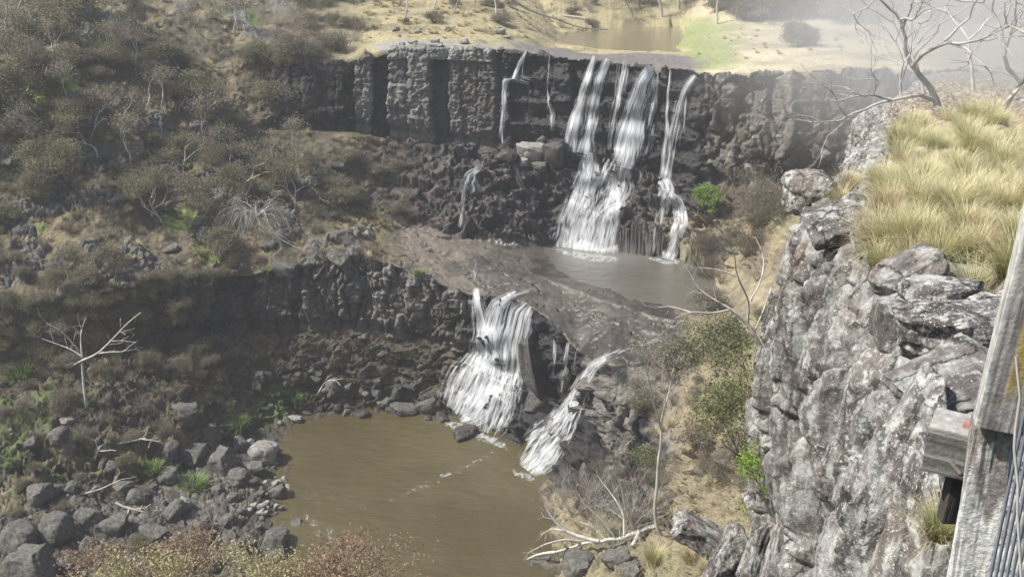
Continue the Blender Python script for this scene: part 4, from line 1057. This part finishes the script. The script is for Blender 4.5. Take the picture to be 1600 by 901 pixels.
px_tree('gum_tree', 'tree', 'tall slender grey gum with thin brownish crown standing on the slope by the pool', (1032, 838), g[1], [
  ([(1036,840),(1026,825),(1022,795),(1027,760),(1028,720),(1034,690),(1032,660),(1040,630)], 3.2, 1.7), ([(1033,672),(1024,640),(1015,600),(1008,565),(1000,548)], 1.5, .5),
  ([(1038,640),(1046,610),(1050,580),(1062,555)], 1.4, .5), ([(1034,665),(1020,630),(1012,615)], 1, .4), ([(1040,628),(1035,590),(1036,560)], 1.1, .4), ([(1044,615),(1062,590),(1080,575)], 1, .3)], 'bark_pale', 1, seed=3,
  leaf=('leaf_grey', 18, .45, .11))
px_tree('fallen_tree', 'dead tree', 'grey fallen tree with upturned bare branches lying at the near right edge of the pool', (1000, 840), ground(985, 845, 1, 4)[1], [
  ([(1024,822),(1008,824),(1000,832),(985,833),(970,843),(950,841),(935,848),(915,846),(900,853),(868,862)], 3.6, 1.8), ([(935,845),(905,838),(880,828),(862,808),(850,785)], 3.6, 1.0), ([(905,846),(880,842),(850,850),(835,858)], 2.4, .7),
  ([(868,862),(845,864),(825,872),(808,884)], 2.6, .9), ([(975,835),(975,800),(955,770),(935,745)], 1.8, .5), ([(990,825),(975,790),(972,760),(958,735)], 1.6, .5), ([(960,838),(940,810),(915,790),(900,765)], 1.5, .4),
  ([(1000,828),(990,850),(975,865),(965,890)], 4, 1.6), ([(945,842),(925,820),(905,815)], 1.3, .4), ([(880,828),(860,825),(845,835)], 1.2, .4)], 'bark_dead', 1, seed=4)
for q_, (px, py, Y_, lab) in enumerate([(960, 850, 0, 'tangle of thin pale dead stems rising from the fallen tree'), (900, 800, 0, 'fan of thin dead stems leaning over the pool edge'), (985, 815, 0, 'thin bare stems behind the root end of the fallen tree')]):
    bush('dead_thicket', 'dead shrub', 250+q_, ground(px, py, 1, 4), lab, 4.6, None, 'bark_pale', 13, 0, .1, .3, 3, spread=.3, up_=.25, rad=.035, twigs=1, hspread=.9)
g = ground(850, 872, 1, 4)
for (px, py, w_, h_, lab) in [(840, 882, 50, 30, 'grey rock with a square end beside the water under the fallen tree'), (905, 880, 60, 34, 'crumbling grey rock under the middle of the fallen tree'), (960, 872, 56, 40, 'grey rock under the root end of the fallen tree'), (990, 890, 40, 24, 'small grey rock below the root end of the fallen tree')]:
    boulder(px, py, w_, h_, lab, 'boulder', p=ground(px, py+h_*.4, 1, 4))
for (px, py, Y0, lab, pts, r0) in [
  (208, 795, None, 'short thick bleached log lying on the boulders of the left shore', [(180,785),(195,792),(212,796),(236,803)], 2.4),
  (130, 765, None, 'thin curved pale branch fallen across the rubble', [(80,771),(110,775),(150,767),(186,750)], 1.0),
  (150, 712, None, 'short stout grey log standing out of the scree', [(142,727),(150,712),(157,696)], 2.6),
  (498, 612, None, 'straight bleached stick leaning beside the tilted square boulder', [(489,625),(498,612),(507,598)], 1.6),
  (205, 690, None, 'weathered log half buried below the square upright block', [(170,695),(200,690),(228,684)], 1.8)]:
    g = ground(px, py, 2, 5); px_tree('fallen_log' if r0 > 1.1 else 'fallen_branch', 'log' if r0 > 1.1 else 'branch', lab, (px, py), g[1]-.5, [(pts, r0, r0*.6)], 'bark_dead', seed=int(px))
g = ground(408, 372, 5, 7)
e = bush('dead_bush', 'bush', 7, g+np.array([0, -1.0, 3.2]), 'drooping dead bush of pale fine twigs hanging over the brink of the lower cliff', 5, None, 'bark_pale', 26, 0, .1, .3, 3, spread=.4, up_=-.45, rad=.04, hspread=.8, twigs=1)
px_tree('dead_branch', 'branch', 'white forked dead branch lying right of the drooping dead bush', (425, 365), g[1]-1, [([(412,340),(425,362),(440,375),(465,388)], 1.4, .4), ([(425,362),(445,370),(455,382)], .9, .3), ([(432,368),(440,385),(448,392)], .8, .3)], 'bark_dead', 1, seed=9)
for i, (pts, lab) in enumerate([([(800,0),(830,18),(870,30),(905,44),(950,47)], 'long dead branch lying on the bank above the river'),
        ([(880,25),(915,28),(940,46)], 'bleached forked branch dipping towards the upper river'), ([(470,75),(485,70),(498,76)], 'curved white branch lying above the dark cliff end')]):
    g = ground(pts[1][0], pts[1][1]+4, 9, 12); px_tree('dead_branch', 'branch', lab, pts[1], g[1], [(pts, 2.0, .7)], 'bark_dead' if i else 'bark_grey', 1, seed=30+i)

# shrubs on the near side of the gorge
def gb(px, py, h, label, leaf, seed, kmin=0, kmax=9, **k): return bush('shrub', 'shrub', seed, ground(px, py, kmin, kmax), label, h, leaf, 'twig_brown', **k)
gb(1112, 318, 2.3, 'vivid green fern-like shrub at the foot of the cliff right of the upper fall', 'leaf_bright', 200, 7, 8, stems=14, per=40, lsize=.12, crad=.3)
gb(1165, 400, 6.5, 'large leafless brown bush filling the corner below the right cliff', None, 201, 4, 8, stems=22, depth=3, twigs=1, rad=.05)
gb(1185, 340, 5.5, 'brown twiggy bush against the right upper cliff', 'leaf_grey', 202, 4, 8, stems=16, per=5, lsize=.1, depth=3, twigs=1)
gb(1110, 400, 4, 'grey bare bush beside the right end of the middle pool', None, 203, 4, 8, stems=18, depth=3, twigs=1)
gb(1115, 560, 4.6, 'dull green bush in the middle of the near slope', 'leaf_green', 204, per=30, lsize=.13, crad=.5, stems=14)
gb(1060, 575, 3.2, 'brownish thin bush on the edge of the rock shelf', 'leaf_grey', 205, per=18, lsize=.11, crad=.4, stems=14)
gb(1135, 650, 3.6, 'olive bush between the dead white tree and the slope', 'leaf_green', 206, per=26, lsize=.12, crad=.4, stems=12)
gb(1010, 730, 2.6, 'small yellow-green bush beside the slender grey gum', 'leaf_green', 207, per=30, lsize=.11, crad=.35, stems=10)
gb(1088, 700, 2.4, 'grey-green bush below the dull green bush on the slope', 'leaf_grey', 208, per=20, lsize=.1, crad=.35, stems=10)
gb(900, 790, 3.4, 'leafless grey thicket at the waterline left of the fallen tree', None, 209, stems=18, depth=3, twigs=1)
gb(955, 770, 4.0, 'tangle of bare grey stems over the fallen tree', None, 210, stems=18, depth=3, twigs=1, rad=.04)
kS = (protoB[1:]+protoW, 'slope_shrub', 'small dry shrub dotted over the straw covered near slope', 'shrub', 'dry shrubs on the near slope')
scatter(34, (985, 560, 1180, 830), [kS], 1, 6, .35, .75)
scatter(16, (1090, 300, 1200, 500), [kS], 4, 8, .5, 1.0)
scatter(8, (860, 740, 1010, 830), [(protoW, 'bare_shrub', 'bare shrub on the rocks right of the pool', 'shrub', 'bare shrubs right of the pool')], 1, 5, .5, .9)
# leafy shrubs rooted in the near cliff
bush('shrub', 'shrub', 220, PY_(1205, 765, 18.5), 'small bright green leafy shrub growing out of the near cliff above the broken pillars', 1.15, 'leaf_bright', 'twig_brown', 9, 22, .035, .11, 2, rad=.012)
bush('shrub', 'shrub', 221, PY_(1165, 715, 24), 'loose green shrub behind the left edge of the near cliff', 2.6, 'leaf_green', 'twig_brown', 12, 16, .05, .22, 2, rad=.02)
bush('shrub', 'shrub', 222, PY_(1180, 640, 26), 'hazy olive shrub above the loose green shrub on the near cliff edge', 2.6, 'leaf_green', 'twig_brown', 10, 9, .055, .3, 2, rad=.02)
# rust coloured shrubs on the near bank in front
for i, (px, py, Y, sc2, lab) in enumerate([(190, 892, 50, 3.6, 'rust and cream leaved treetop at the left of the front row'), (335, 862, 52, 4.9, 'largest rust-orange leaved treetop at the bottom edge of the photo'), (490, 895, 50, 3.2, 'sparse rust leaved treetop over the near end of the pool')]):
    c = PY_(px, py, Y); g = ground(px, 990, 0, 2); e = empty('rusty_tree', (c[0], Y, c[2]-5.5), lab, 'tree'); r = np.random.RandomState(400+i)
    tb = TB(); tips = []
    for k in range(5):
        a = r.uniform(0, 6.28); grow_tree(r, tb, np.array([0, 0, -2.0]), np.array([math.cos(a)*.4, math.sin(a)*.4, .9]), 3.6, .12, 3, tips, .12, .55, (2, 3), .72, .14, 5)
    tips = [(np.array([t[0][0]*sc2/3, t[0][1], min(t[0][2], 5.3+.6*r.rand())]), t[1]) for t in tips]
    tb.build('trunk', M['bark_grey'], e)
    P = clump(tips, 60, .45, r); k = len(P)//3
    leaf_mesh('rusty_foliage', P[:int(1.6*k)], .10, r, M['leaf_rust'], e); leaf_mesh('cream_foliage', P[int(1.6*k):], .095, r, M['leaf_yellow'], e)

# --- grass
def tussock_mesh(seed, n, L, wd, spread=.55, base=.12, name='grass_tussock', mat='tussock', bend=1.0):
    r = np.random.RandomState(seed); a = r.uniform(0, 6.283, n); rr = base*np.sqrt(r.rand(n)); ll = L*r.uniform(.55, 1.15, n); tilt = np.abs(r.normal(size=n))*spread; az = a+r.normal(size=n)*.5
    K_ = 5; V = np.zeros((n, K_, 2, 3)); Uu = np.zeros((n, K_, 2, 3)); p = np.stack([np.cos(a)*rr, np.sin(a)*rr, np.zeros(n)-.03], -1); th = tilt.copy()
    side = np.stack([-np.sin(az), np.cos(az), np.zeros(n)], -1)
    for k in range(K_):
        t = k/(K_-1); wv = wd*(1-.9*t**1.5)
        V[:, k, 0] = p-side*wv; V[:, k, 1] = p+side*wv; Uu[:, k, :, 0] = t
        d = np.stack([np.cos(az)*np.sin(th), np.sin(az)*np.sin(th), np.cos(th)], -1); p = p+d*(ll/(K_-1))[:, None]; th = th+bend*(.18+.5*t)*r.uniform(.4, 1.3, n)
    i = np.arange(n*K_*2).reshape(n, K_, 2); Fa = np.stack([i[:, :-1, 0], i[:, :-1, 1], i[:, 1:, 1], i[:, 1:, 0]], -1).reshape(-1, 4)
    o = mk_mesh(name, V.reshape(-1, 3), Fa, M[mat], None, False, uv=Uu.reshape(-1, 3)); me = o.data; bpy.data.objects.remove(o); return me
STUFF = {}
def stuff_tuft(key, me, p, s):
    STUFF.setdefault((key, me.materials[0].name), []).append((me, np.array(p, float), s, rng.uniform(0, 6.28)))
def flush_stuff():
    for (key, mn), L in STUFF.items():
        Vs = []; Us = []; Fs = []; n = 0
        for me, p, s_, a in L:
            k = len(me.vertices); v = np.empty(k*3, np.float32); me.vertices.foreach_get('co', v); v = v.reshape(-1, 3); u = np.empty(k, np.float32); me.attributes['u'].data.foreach_get('value', u)
            f = np.empty(len(me.loops), np.int32); me.loops.foreach_get('vertex_index', f); c_, s2 = math.cos(a), math.sin(a)
            Vs.append(np.stack([v[:, 0]*c_-v[:, 1]*s2, v[:, 0]*s2+v[:, 1]*c_, v[:, 2]], -1)*s_+p); Us.append(np.stack([u, u*0, u*0], -1)); Fs.append(f.reshape(-1, 4)+n); n += k
        tag(mk_mesh(key, np.concatenate(Vs), np.concatenate(Fs), bpy.data.materials[mn], None, False, uv=np.concatenate(Us)), kind='stuff')
TM = [tussock_mesh(500+i, 520, .62, .0045) for i in range(4)]; SM = [tussock_mesh(520+i, 360, .42, .004, .5, .10, mat='straw') for i in range(3)]
FM = [tussock_mesh(560+i, 70, .42, .012, .5, .14, mat='straw') for i in range(2)]; FL = tussock_mesh(565, 60, .5, .03, .6, .4, mat='lush')
LM = [tussock_mesh(540+i, 260, .8, .03, .6, .5, mat='lush') for i in range(2)]
def tuft(me, p, s, label, group=None, name='grass_tussock'):
    o = bpy.data.objects.new(name, me); COL.objects.link(o); o.location = Vector([float(q) for q in p]); o.scale = (s, s, s*rng.uniform(.85, 1.15)); o.rotation_euler = (0, 0, rng.uniform(0, 6.28)); return tag(o, label, 'grass tussock', group)
rs_ = random.Random(77)
FRONT = [(1365, 11.6, 1.05, 'leftmost big green-gold tussock spilling over the brink'), (1410, 11.2, 1.1, 'big tussock just right of the leftmost one at the front'), (1455, 11.6, 1.0, 'gold tussock above the smooth dark boulder'),
         (1505, 10.2, 1.0, 'green tussock in front of the others beside the fence post'), (1555, 10.0, 1.0, 'tussock directly left of the tall fence post')]
for px, Y, s, lab in FRONT: tuft(rs_.choice(TM), on_top(px, Y), s, lab, None)
for i in range(230):
    Y = rs_.choice([rs_.uniform(11.5, 16), rs_.uniform(13, 22), rs_.uniform(18, 33)]); lo = np.interp(Y, [11, 14, 18, 21, 25, 33], [1365, 1345, 1365, 1390, 1385, 1440]); px = rs_.uniform(lo, 1650)
    if rs_.random() < .72: tuft(rs_.choice(TM), on_top(px, Y), rs_.uniform(.7, 1.25)*(1+max(0, Y-18)*.03), 'green-gold tussock in the thick grass on the near cliff top', 'tussocks on the near cliff top')
    else: tuft(rs_.choice(SM), on_top(px, Y), rs_.uniform(.9, 1.5), 'dry straw tussock among the green ones on the near cliff top', 'straw tussocks on the near cliff top')
for i, (px, Y) in enumerate([(1290, 18.2), (1300, 18.8), (1275, 19.4), (1315, 18.3), (1330, 19.5), (1262, 20.2)]):
    tuft(rs_.choice(SM), on_top(px, Y), 1.25, 'pale dry tussock in the small patch at the tip of the near cliff', 'dry tussocks at the cliff tip')
for i, (px, Y) in enumerate([(1540, 7.6), (1560, 7.2), (1520, 8.6), (1575, 8.4), (1500, 8.9), (1455, 8.8), (1548, 6.2), (1530, 6.0), (1515, 5.4)]):
    tuft(rs_.choice(SM), on_top(px, Y), .55, 'short straw tuft between the boulders near the fence post', 'straw tufts between the boulders')
for px, py, Y, s, me, lab in [(1022, 878, 62, 3.0, TM[0], 'spiky green-gold tussock at the bottom centre near the fallen tree'), (1475, 790, 3.6, .35, TM[1], 'tiny green tuft in the gap under the sawn timber block'),
        (1105, 890, 21, 1.3, SM[0], 'dry tussock left of the reddish broken pillar'), (1080, 870, 24, 1.6, SM[1], 'straw tussock beside the dark smooth-sided boulder'), (1245, 890, 15, .6, TM[2], 'wispy yellow tuft on the near cliff foot ledge')]:
    tuft(me, PY_(px, py, Y)+np.array([0, 0, -.15]), s, lab)
for i in range(46):
    px = rs_.uniform(1000, 1170); py = rs_.uniform(600, 890); g = ground(px, py, 0, 6); stuff_tuft('slope_grass', rs_.choice(FM), g, rs_.uniform(1.6, 3.0))
for px, py, s, kmin, kmax, lab in [(303, 762, 2.0, 1, 4, 'vivid green clump of plants among the shore boulders'), (236, 735, 1.6, 1, 4, 'soft green clump above the vivid green one'), (368, 664, 1.5, 1, 4, 'green clump behind the cracked grey boulder'),
        (655, 447, 1.1, 5, 6, 'small green clump on the mossy brink of the shelf'), (500, 290, 1.3, 5, 8, 'green clump beside the spreading gum'), (350, 240, 1.5, 5, 9, 'bright green patch right of the white-barked gum'), (460, 625, 1.3, 3, 4, 'mossy green clump on the far shore'), (30, 590, 2.2, 3, 4, 'dark green clump under the lower cliff at the left edge')]:
    tuft(rs_.choice(LM), ground(px, py, kmin, kmax), s, lab, None, 'green_plants')['category'] = 'plant'

for i in range(150):
    px = rs_.uniform(560, 870) if i < 110 else rs_.uniform(1090, 1400); py = rs_.uniform(2, 60) if i < 110 else rs_.uniform(46, 92); g = ground(px, py, 9, 12); stuff_tuft('plateau_grass', rs_.choice(FM), g, rs_.uniform(1.2, 2.6)*(1 if i < 110 else .7))
scatter(44, (-20, 470, 330, 585), [(protoB, 'scrub_bush', 'bush growing over the left end of the lower cliff', 'bush', 'bushes over the left end of the lower cliff')], 3, 5, .35, .75)
scatter(10, (1070, 370, 1150, 440), [(protoW, 'bare_shrub', 'bare shrub beside the right end of the middle pool', 'shrub', 'bare shrubs beside the middle pool')], 5, 8, .6, 1.1)
for i in range(60):
    px = rs_.uniform(0, 400); py = rs_.uniform(600, 880); g = ground(px, py, 1, 4); stuff_tuft('shore_grass', rs_.choice(FM+[FL]), g, rs_.uniform(.9, 2.2)*.6)
DM = [tussock_mesh(570+i, 60, .5, .014, .6, .2, mat='dull') for i in range(2)]
for i in range(420):
    if i < 150: px = rs_.uniform(-20, 420); py = rs_.uniform(425, 520); q = (4, 6)
    elif i < 300: px = rs_.uniform(120, 700); py = rs_.uniform(520, 600); q = (3, 4)
    else: px = rs_.uniform(-20, 420); py = rs_.uniform(560, 720); q = (2, 4)
    stuff_tuft('bank_grass', rs_.choice(DM), ground(px, py, *q), rs_.uniform(.9, 2.2))
for i in range(500):
    px = rs_.uniform(-30, 600); py = rs_.uniform(-5, 425); stuff_tuft('hill_grass', rs_.choice(DM+FM[:1]), ground(px, py, 5, 12), rs_.uniform(1.0, 2.4))
for i in range(120): stuff_tuft('bank_grass', rs_.choice(DM), ground(rs_.uniform(520, 640), rs_.uniform(215, 360), 5, 8), rs_.uniform(.8, 1.8))
flush_stuff()
scatter(16, (530, 215, 640, 350), [(protoB[1:3]+protoW, 'scrub_bush', 'brownish bush on the slope under the left end of the upper cliff', 'bush', 'bushes under the left end of the upper cliff')], 5, 8, .4, .9)
# --- plateau trees and the wood beyond
def fw(i, px, py, h, lab, **k):
    g = ground(px, py, 9, 12); return tree('gum_tree', 'tree', 600+i, g, lab, h, **k)
bush('round_bush', 'bush', 230, ground(1247, 74, 9, 12), 'single round dark bush on the pale grass flat above the right cliff', 3.4, 'leaf_olive', 'twig_brown', 16, 60, .14, .45, 2)
wood = [fw(0, 1120, 38, 13, 'twin-trunked pale gum at the left of the wood beyond the grass flat', trunk=.22, leaf='leaf_grey', bark='bark_dead', per=16, lsize=.17, crad=.8, first=.4),
        fw(1, 1240, 30, 14, 'straight grey gum in the middle of the far wood', trunk=.25, leaf='leaf_grey', bark='bark_pale', per=22, lsize=.18, crad=.9, first=.45),
        fw(2, 1000, 14, 11, 'dark trunked gum on the bank beyond the river', trunk=.2, leaf='leaf_olive', bark='bark_grey', per=20, lsize=.16, crad=.8, first=.4),
        fw(3, 630, 28, 9, 'slender pale gum on the dry grass behind the left cliff blocks', trunk=.13, leaf='leaf_grey', bark='bark_pale', per=10, lsize=.15, crad=.6, first=.4)]
kF = (wood[:3], 'gum_tree', 'grey gum tree in the wood beyond the grass flat', 'tree', 'gum trees of the far wood')
for i in range(60):
    px = rs_.uniform(930, 1680); Y = rs_.uniform(185, 300); k = int(np.clip(np.searchsorted(PXS, px), 0, NC-1)); c = G2[START[9]:, k]; ii = int(np.argmin(np.abs(c[:, 1]-Y)))
    place([c_ for c_ in rs_.choice(wood[:3]).children], 'gum_tree', c[ii], rs_.uniform(.7, 1.3), rs_.uniform(0, 6.28), kF[2], 'tree', kF[4])
scatter(18, (940, -8, 1640, 20), [(protoB[:2]+protoB[3:], 'understorey_bush', 'dark bush on the floor of the far wood', 'bush', 'bushes of the far wood')], 10, 12, .6, 1.6)
scatter(60, (1120, 2, 1620, 34), [(protoB[:2]+protoB[3:], 'understorey_bush', 'dark bush on the floor of the far wood', 'bush', 'bushes of the far wood')], 10, 12, 1.2, 2.4)
scatter(26, (560, -12, 930, 44), [(protoB[1:]+protoW, 'bank_bush', 'low grey bush on the dry bank behind the upper cliff', 'bush', 'bushes behind the upper cliff')], 9, 12, .35, .9)
for i in range(8):
    px = rs_.uniform(560, 900); g = ground(px, rs_.uniform(-8, 35), 9, 12); place([c_ for c_ in wood[3].children], 'gum_tree', g, rs_.uniform(.7, 1.2), rs_.uniform(0, 6.28), 'slender gum on the dry bank behind the upper cliff', 'tree', 'slender gums on the dry bank')
def rimtree(i, px, Y, h, lab, lean, bark, per=8, tr=.22):
    p = on_top(px, Y); return tree('gum_tree', 'tree', 640+i, p+np.array([0, 0, -.2]), lab, h, tr*.72, 5, None, bark, per, .07, .5, .5, .12, lean, first=.34)
rimtree(0, 1500, 44, 9.5, 'dark leaning gum behind the grassy cliff top', (-.35, .1), 'bark_pale', 5, .24)
rimtree(1, 1572, 40, 8.5, 'pale curved gum right of the dark leaning one', (.22, 0), 'bark_pale', 6, .2)
rimtree(2, 1470, 56, 9, 'thin grey gum behind the pale slab', (-.1, 0), 'bark_pale', 6, .14)
rimtree(3, 1545, 62, 11, 'upright pale gum at the back of the cliff top', (.05, 0), 'bark_dead', 6, .16)
rimtree(4, 1640, 50, 10, 'gum with half its crown outside the right edge of the photo', (-.15, 0), 'bark_pale', 8, .2)

hz = bpy.data.meshes.new('haze'); hb = bmesh.new(); bmesh.ops.create_cube(hb, size=1); hb.to_mesh(hz); hb.free()
ho = bpy.data.objects.new('haze', hz); COL.objects.link(ho); zt = 145; zb = -6
ho.scale = (560, 420, zt-zb); ho.location = (0, 150, (zt+zb)/2); tag(ho, kind='stuff')
hm = bpy.data.materials.new('haze_air'); hm.use_nodes = True; ht = hm.node_tree; ht.nodes.remove(ht.nodes['Principled BSDF'])
pv = ht.nodes.new('ShaderNodeVolumePrincipled'); pv.inputs['Color'].default_value = (.93, .95, 1, 1); pv.inputs['Density']  .default_value = .0005; pv.inputs['Anisotropy'].default_value = 0
ht.links.new(pv.outputs[0], ht.nodes['Material Output'].inputs['Volume']); hz.materials.append(hm)
def glare_mist(name, px, py, Y, rad, dens, rz=0):  # soft-edged volume: added veil of lens glare, also the spray at the fall
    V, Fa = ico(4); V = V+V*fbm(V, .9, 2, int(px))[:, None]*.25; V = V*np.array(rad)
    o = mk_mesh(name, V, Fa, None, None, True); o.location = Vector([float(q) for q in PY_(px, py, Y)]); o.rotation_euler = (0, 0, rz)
    m = bpy.data.materials.new('glare_mist_air'); m.use_nodes = True; t = m.node_tree; t.nodes.remove(t.nodes['Principled BSDF'])
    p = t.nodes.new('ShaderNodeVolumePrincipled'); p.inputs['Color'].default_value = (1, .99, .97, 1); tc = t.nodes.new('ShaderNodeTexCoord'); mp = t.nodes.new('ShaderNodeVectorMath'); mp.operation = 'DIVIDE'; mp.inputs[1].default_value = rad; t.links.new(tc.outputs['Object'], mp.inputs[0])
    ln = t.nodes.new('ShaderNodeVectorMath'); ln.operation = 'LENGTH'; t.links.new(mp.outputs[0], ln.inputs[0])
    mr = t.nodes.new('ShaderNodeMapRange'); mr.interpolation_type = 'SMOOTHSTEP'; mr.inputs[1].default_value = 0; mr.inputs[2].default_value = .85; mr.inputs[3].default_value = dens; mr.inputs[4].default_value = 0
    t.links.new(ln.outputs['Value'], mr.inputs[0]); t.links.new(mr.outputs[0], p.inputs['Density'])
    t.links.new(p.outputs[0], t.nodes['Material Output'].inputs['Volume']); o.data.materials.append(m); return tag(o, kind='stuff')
glare_mist('glare_mist', 1580, 70, 80, (36, 34, 15), .040)  # this and the next two are added for lens glare, top right
glare_mist('glare_mist', 1480, 60, 140, (44, 34, 14), .034)
glare_mist('glare_mist', 1570, 50, 47, (20, 15, 8), .03)
glare_mist('spray', 940, 404, 116, (9, 5, 4), .07)
# ------------------------------------------------------------------ lookout fence
fe = empty('lookout_fence', PY_(1508, 905, 2.75), 'weathered timber lookout fence with metal bars at the right edge of the photo', 'fence'); f0 = np.array(fe.location)
def timber(name, A, B, w_, d_, mat, seed, colf, along=60, rz=0.0, parent=fe, amp=.004):
    A = np.array(A); B = np.array(B); ax = B-A; L = np.linalg.norm(ax); ax /= L; sx_ = np.array([math.cos(rz), math.sin(rz), 0]); sx_ -= ax*(sx_@ax); sx_ /= np.linalg.norm(sx_); sy_ = np.cross(ax, sx_)
    k = 14; ring = []
    for (x0, y0, x1, y1) in ((-1, -1, 1, -1), (1, -1, 1, 1), (1, 1, -1, 1), (-1, 1, -1, -1)):
        for i in range(k): t = i/k; ring.append((x0+(x1-x0)*t, y0+(y1-y0)*t))
    ring = np.array(ring); ring = ring*(1-.04*(np.abs(ring).min(1)**8))[:, None]; nr = len(ring); V = np.zeros((along+1, nr, 3)); loc = np.zeros((along+1, nr, 3))
    for i in range(along+1):
        t = i/along; V[i] = A+ax*L*t+ring[:, :1]*sx_*w_/2+ring[:, 1:]*sy_*d_/2; loc[i] = np.stack([ring[:, 0], ring[:, 1], np.full(nr, t)], -1)
    Pn = np.stack([loc[..., 0]*w_*40, loc[..., 1]*d_*40, loc[..., 2]*L*3], -1); nn = fbm(Pn.astype(np.float32), 1, 4, seed)
    out = ring[None, :, :1]*sx_+ring[None, :, 1:]*sy_; V = V+out*(nn*amp)[..., None]
    V = V-f0; Fa = grid_faces(along+1, nr); Fw = np.stack([np.arange(along)*nr+nr-1, np.arange(along)*nr, np.arange(1, along+1)*nr, np.arange(1, along+1)*nr+nr-1], -1)
    n0 = (along+1)*nr; VV = np.concatenate([V.reshape(-1, 3), [A-f0, B-f0]]); caps = [(i, (i+1) % nr, n0, n0) for i in range(nr)]
    Fs = [tuple(q) for q in np.concatenate([Fa, Fw])]+[((i+1) % nr, i, n0) for i in range(nr)]+[(along*nr+i, along*nr+(i+1) % nr, n0+1) for i in range(nr)]
    cc = colf(loc, nn, Pn); cc = np.concatenate([cc.reshape(-1, 3), cc.reshape(-1, 3)[:1], cc.reshape(-1, 3)[-1:]])
    return mk_mesh(name, VV, Fs, M[mat], parent, False, cc, np.zeros(len(VV)))
M['timber'] = terrain_mat('weathered_timber', 26, .8, .012, .6, 1.4, speck=(70, .68, (.55, .56, .52)))
M['timber_lichen'] = terrain_mat('lichen_crusted_timber', 45, 1.0, .02, .55, 1.5)
def c_upper(l, n, P):
    c = np.zeros(n.shape+(3,), np.float32)+C(.27, .265, .25); g_ = fbm((P*np.array([1.6, 1.6, .5])).astype(np.float32), 1, 3, 7)
    c = mixc(c, (.13, .125, .12), ss(g_, .0, .3)); y_ = ss(l[..., 0]+.5*n, -.15, .2)*ss(l[..., 2]+.15*n, .12, .2)*(1-ss(l[..., 2]+.15*n, .62, .74))
    c = mixc(c, (.30, .22, .045), y_*.85); return mixc(c, (.55, .56, .52), (1-ss(l[..., 0]+.3*n, -1.0, -.8))*.7)
def c_lower(l, n, P):
    c = np.zeros(n.shape+(3,), np.float32)+C(.25, .235, .215); g_ = fbm((P*np.array([.8, .8, 3])).astype(np.float32), 1, 4, 8)
    return mixc(c, (.68, .69, .65), ss(g_+2.2*(.78-l[..., 2]), -.1, .2))
def c_block(l, n, P):
    c = np.zeros(n.shape+(3,), np.float32)+C(.13, .125, .115); c = mixc(c, (.34, .33, .31), ss(-l[..., 1], .8, .95)*0+ss(l[..., 1], .85, .97)*.9+0*n)  # bright top and dark front: daylight painted into the timber colour
    g_ = ss(np.abs(l[..., 2]-.72), -1, .2)*(np.abs(l[..., 2]-.75) < .22)*(np.abs(l[..., 0]) < .55)*ss(l[..., 1], .9, .97); c = mixc(c, (.30, .10, .065), g_*.9)
    return mixc(c, (.30, .31, .29), ss(n, .1, .4)*.5)
timber('post_base', PY_(1490, 1060, 2.72), PY_(1553, 662, 2.72), .118, .10, 'timber_lichen', 3, c_lower, 90, -.36, amp=.010)['label'] = 'lower post crusted with white lichen'
timber('post', PY_(1556, 660, 2.68), PY_(1668, 220, 2.68), .122, .115, 'timber', 5, c_upper, 90, -.36)['label'] = 'grey upper post with an ochre lichen stripe'
bl = timber('timber_rail', PY_(1452, 684, 3.06), PY_(1540, 706, 2.97), .17, .17, 'timber', 6, c_block, 40, math.pi/2, amp=.006); bl['label'] = 'sawn rail end with a red-brown patch on top'
timber('rail_support', PY_(1480, 812, 3.0), PY_(1497, 742, 3.0), .055, .05, 'timber', 9, lambda l, n, P: np.zeros(n.shape+(3,), np.float32)+C(.05, .045, .04), 20, 0)
tb = TB(); b0 = PY_(1499, 738, 2.80)-f0; tb.tube([b0+np.array([0, .06, 0]), b0, b0+np.array([0, -.012, 0]), b0+np.array([0, -.014, 0])], [.009, .009, .008, .001], 8); M['iron'] = simple('rusty_iron', (.10, .085, .075), .5, .3, 60); o = tb.build('bolt', M['iron'], bl)
M['steel'] = simple('galvanised_steel', (.17, .19, .22), .45, .25, 30)
for i in range(17):
    Y = 2.60-.075*i; px = 1556+8.6*i; tb = TB(); A = PY_(px-42, 1060, Y)-f0; B = PY_(px+110, 330, Y)-f0
    tb.tube([A, A*.7+B*.3, A*.35+B*.65, B], [.0048*(Y/2.6)]*4, 8); tb.build('bar', M['steel'], fe)
tb = TB(); pts = [PY_(a, b, 1.35)-f0 for a, b in [(1596,905),(1593,850),(1590,800),(1591,760),(1585,700),(1587,670),(1594,620),(1590,580),(1588,555)]]
tb.tube(pts, [.0022]*9, 6); tb.build('wire', M['bark_dead'], fe)
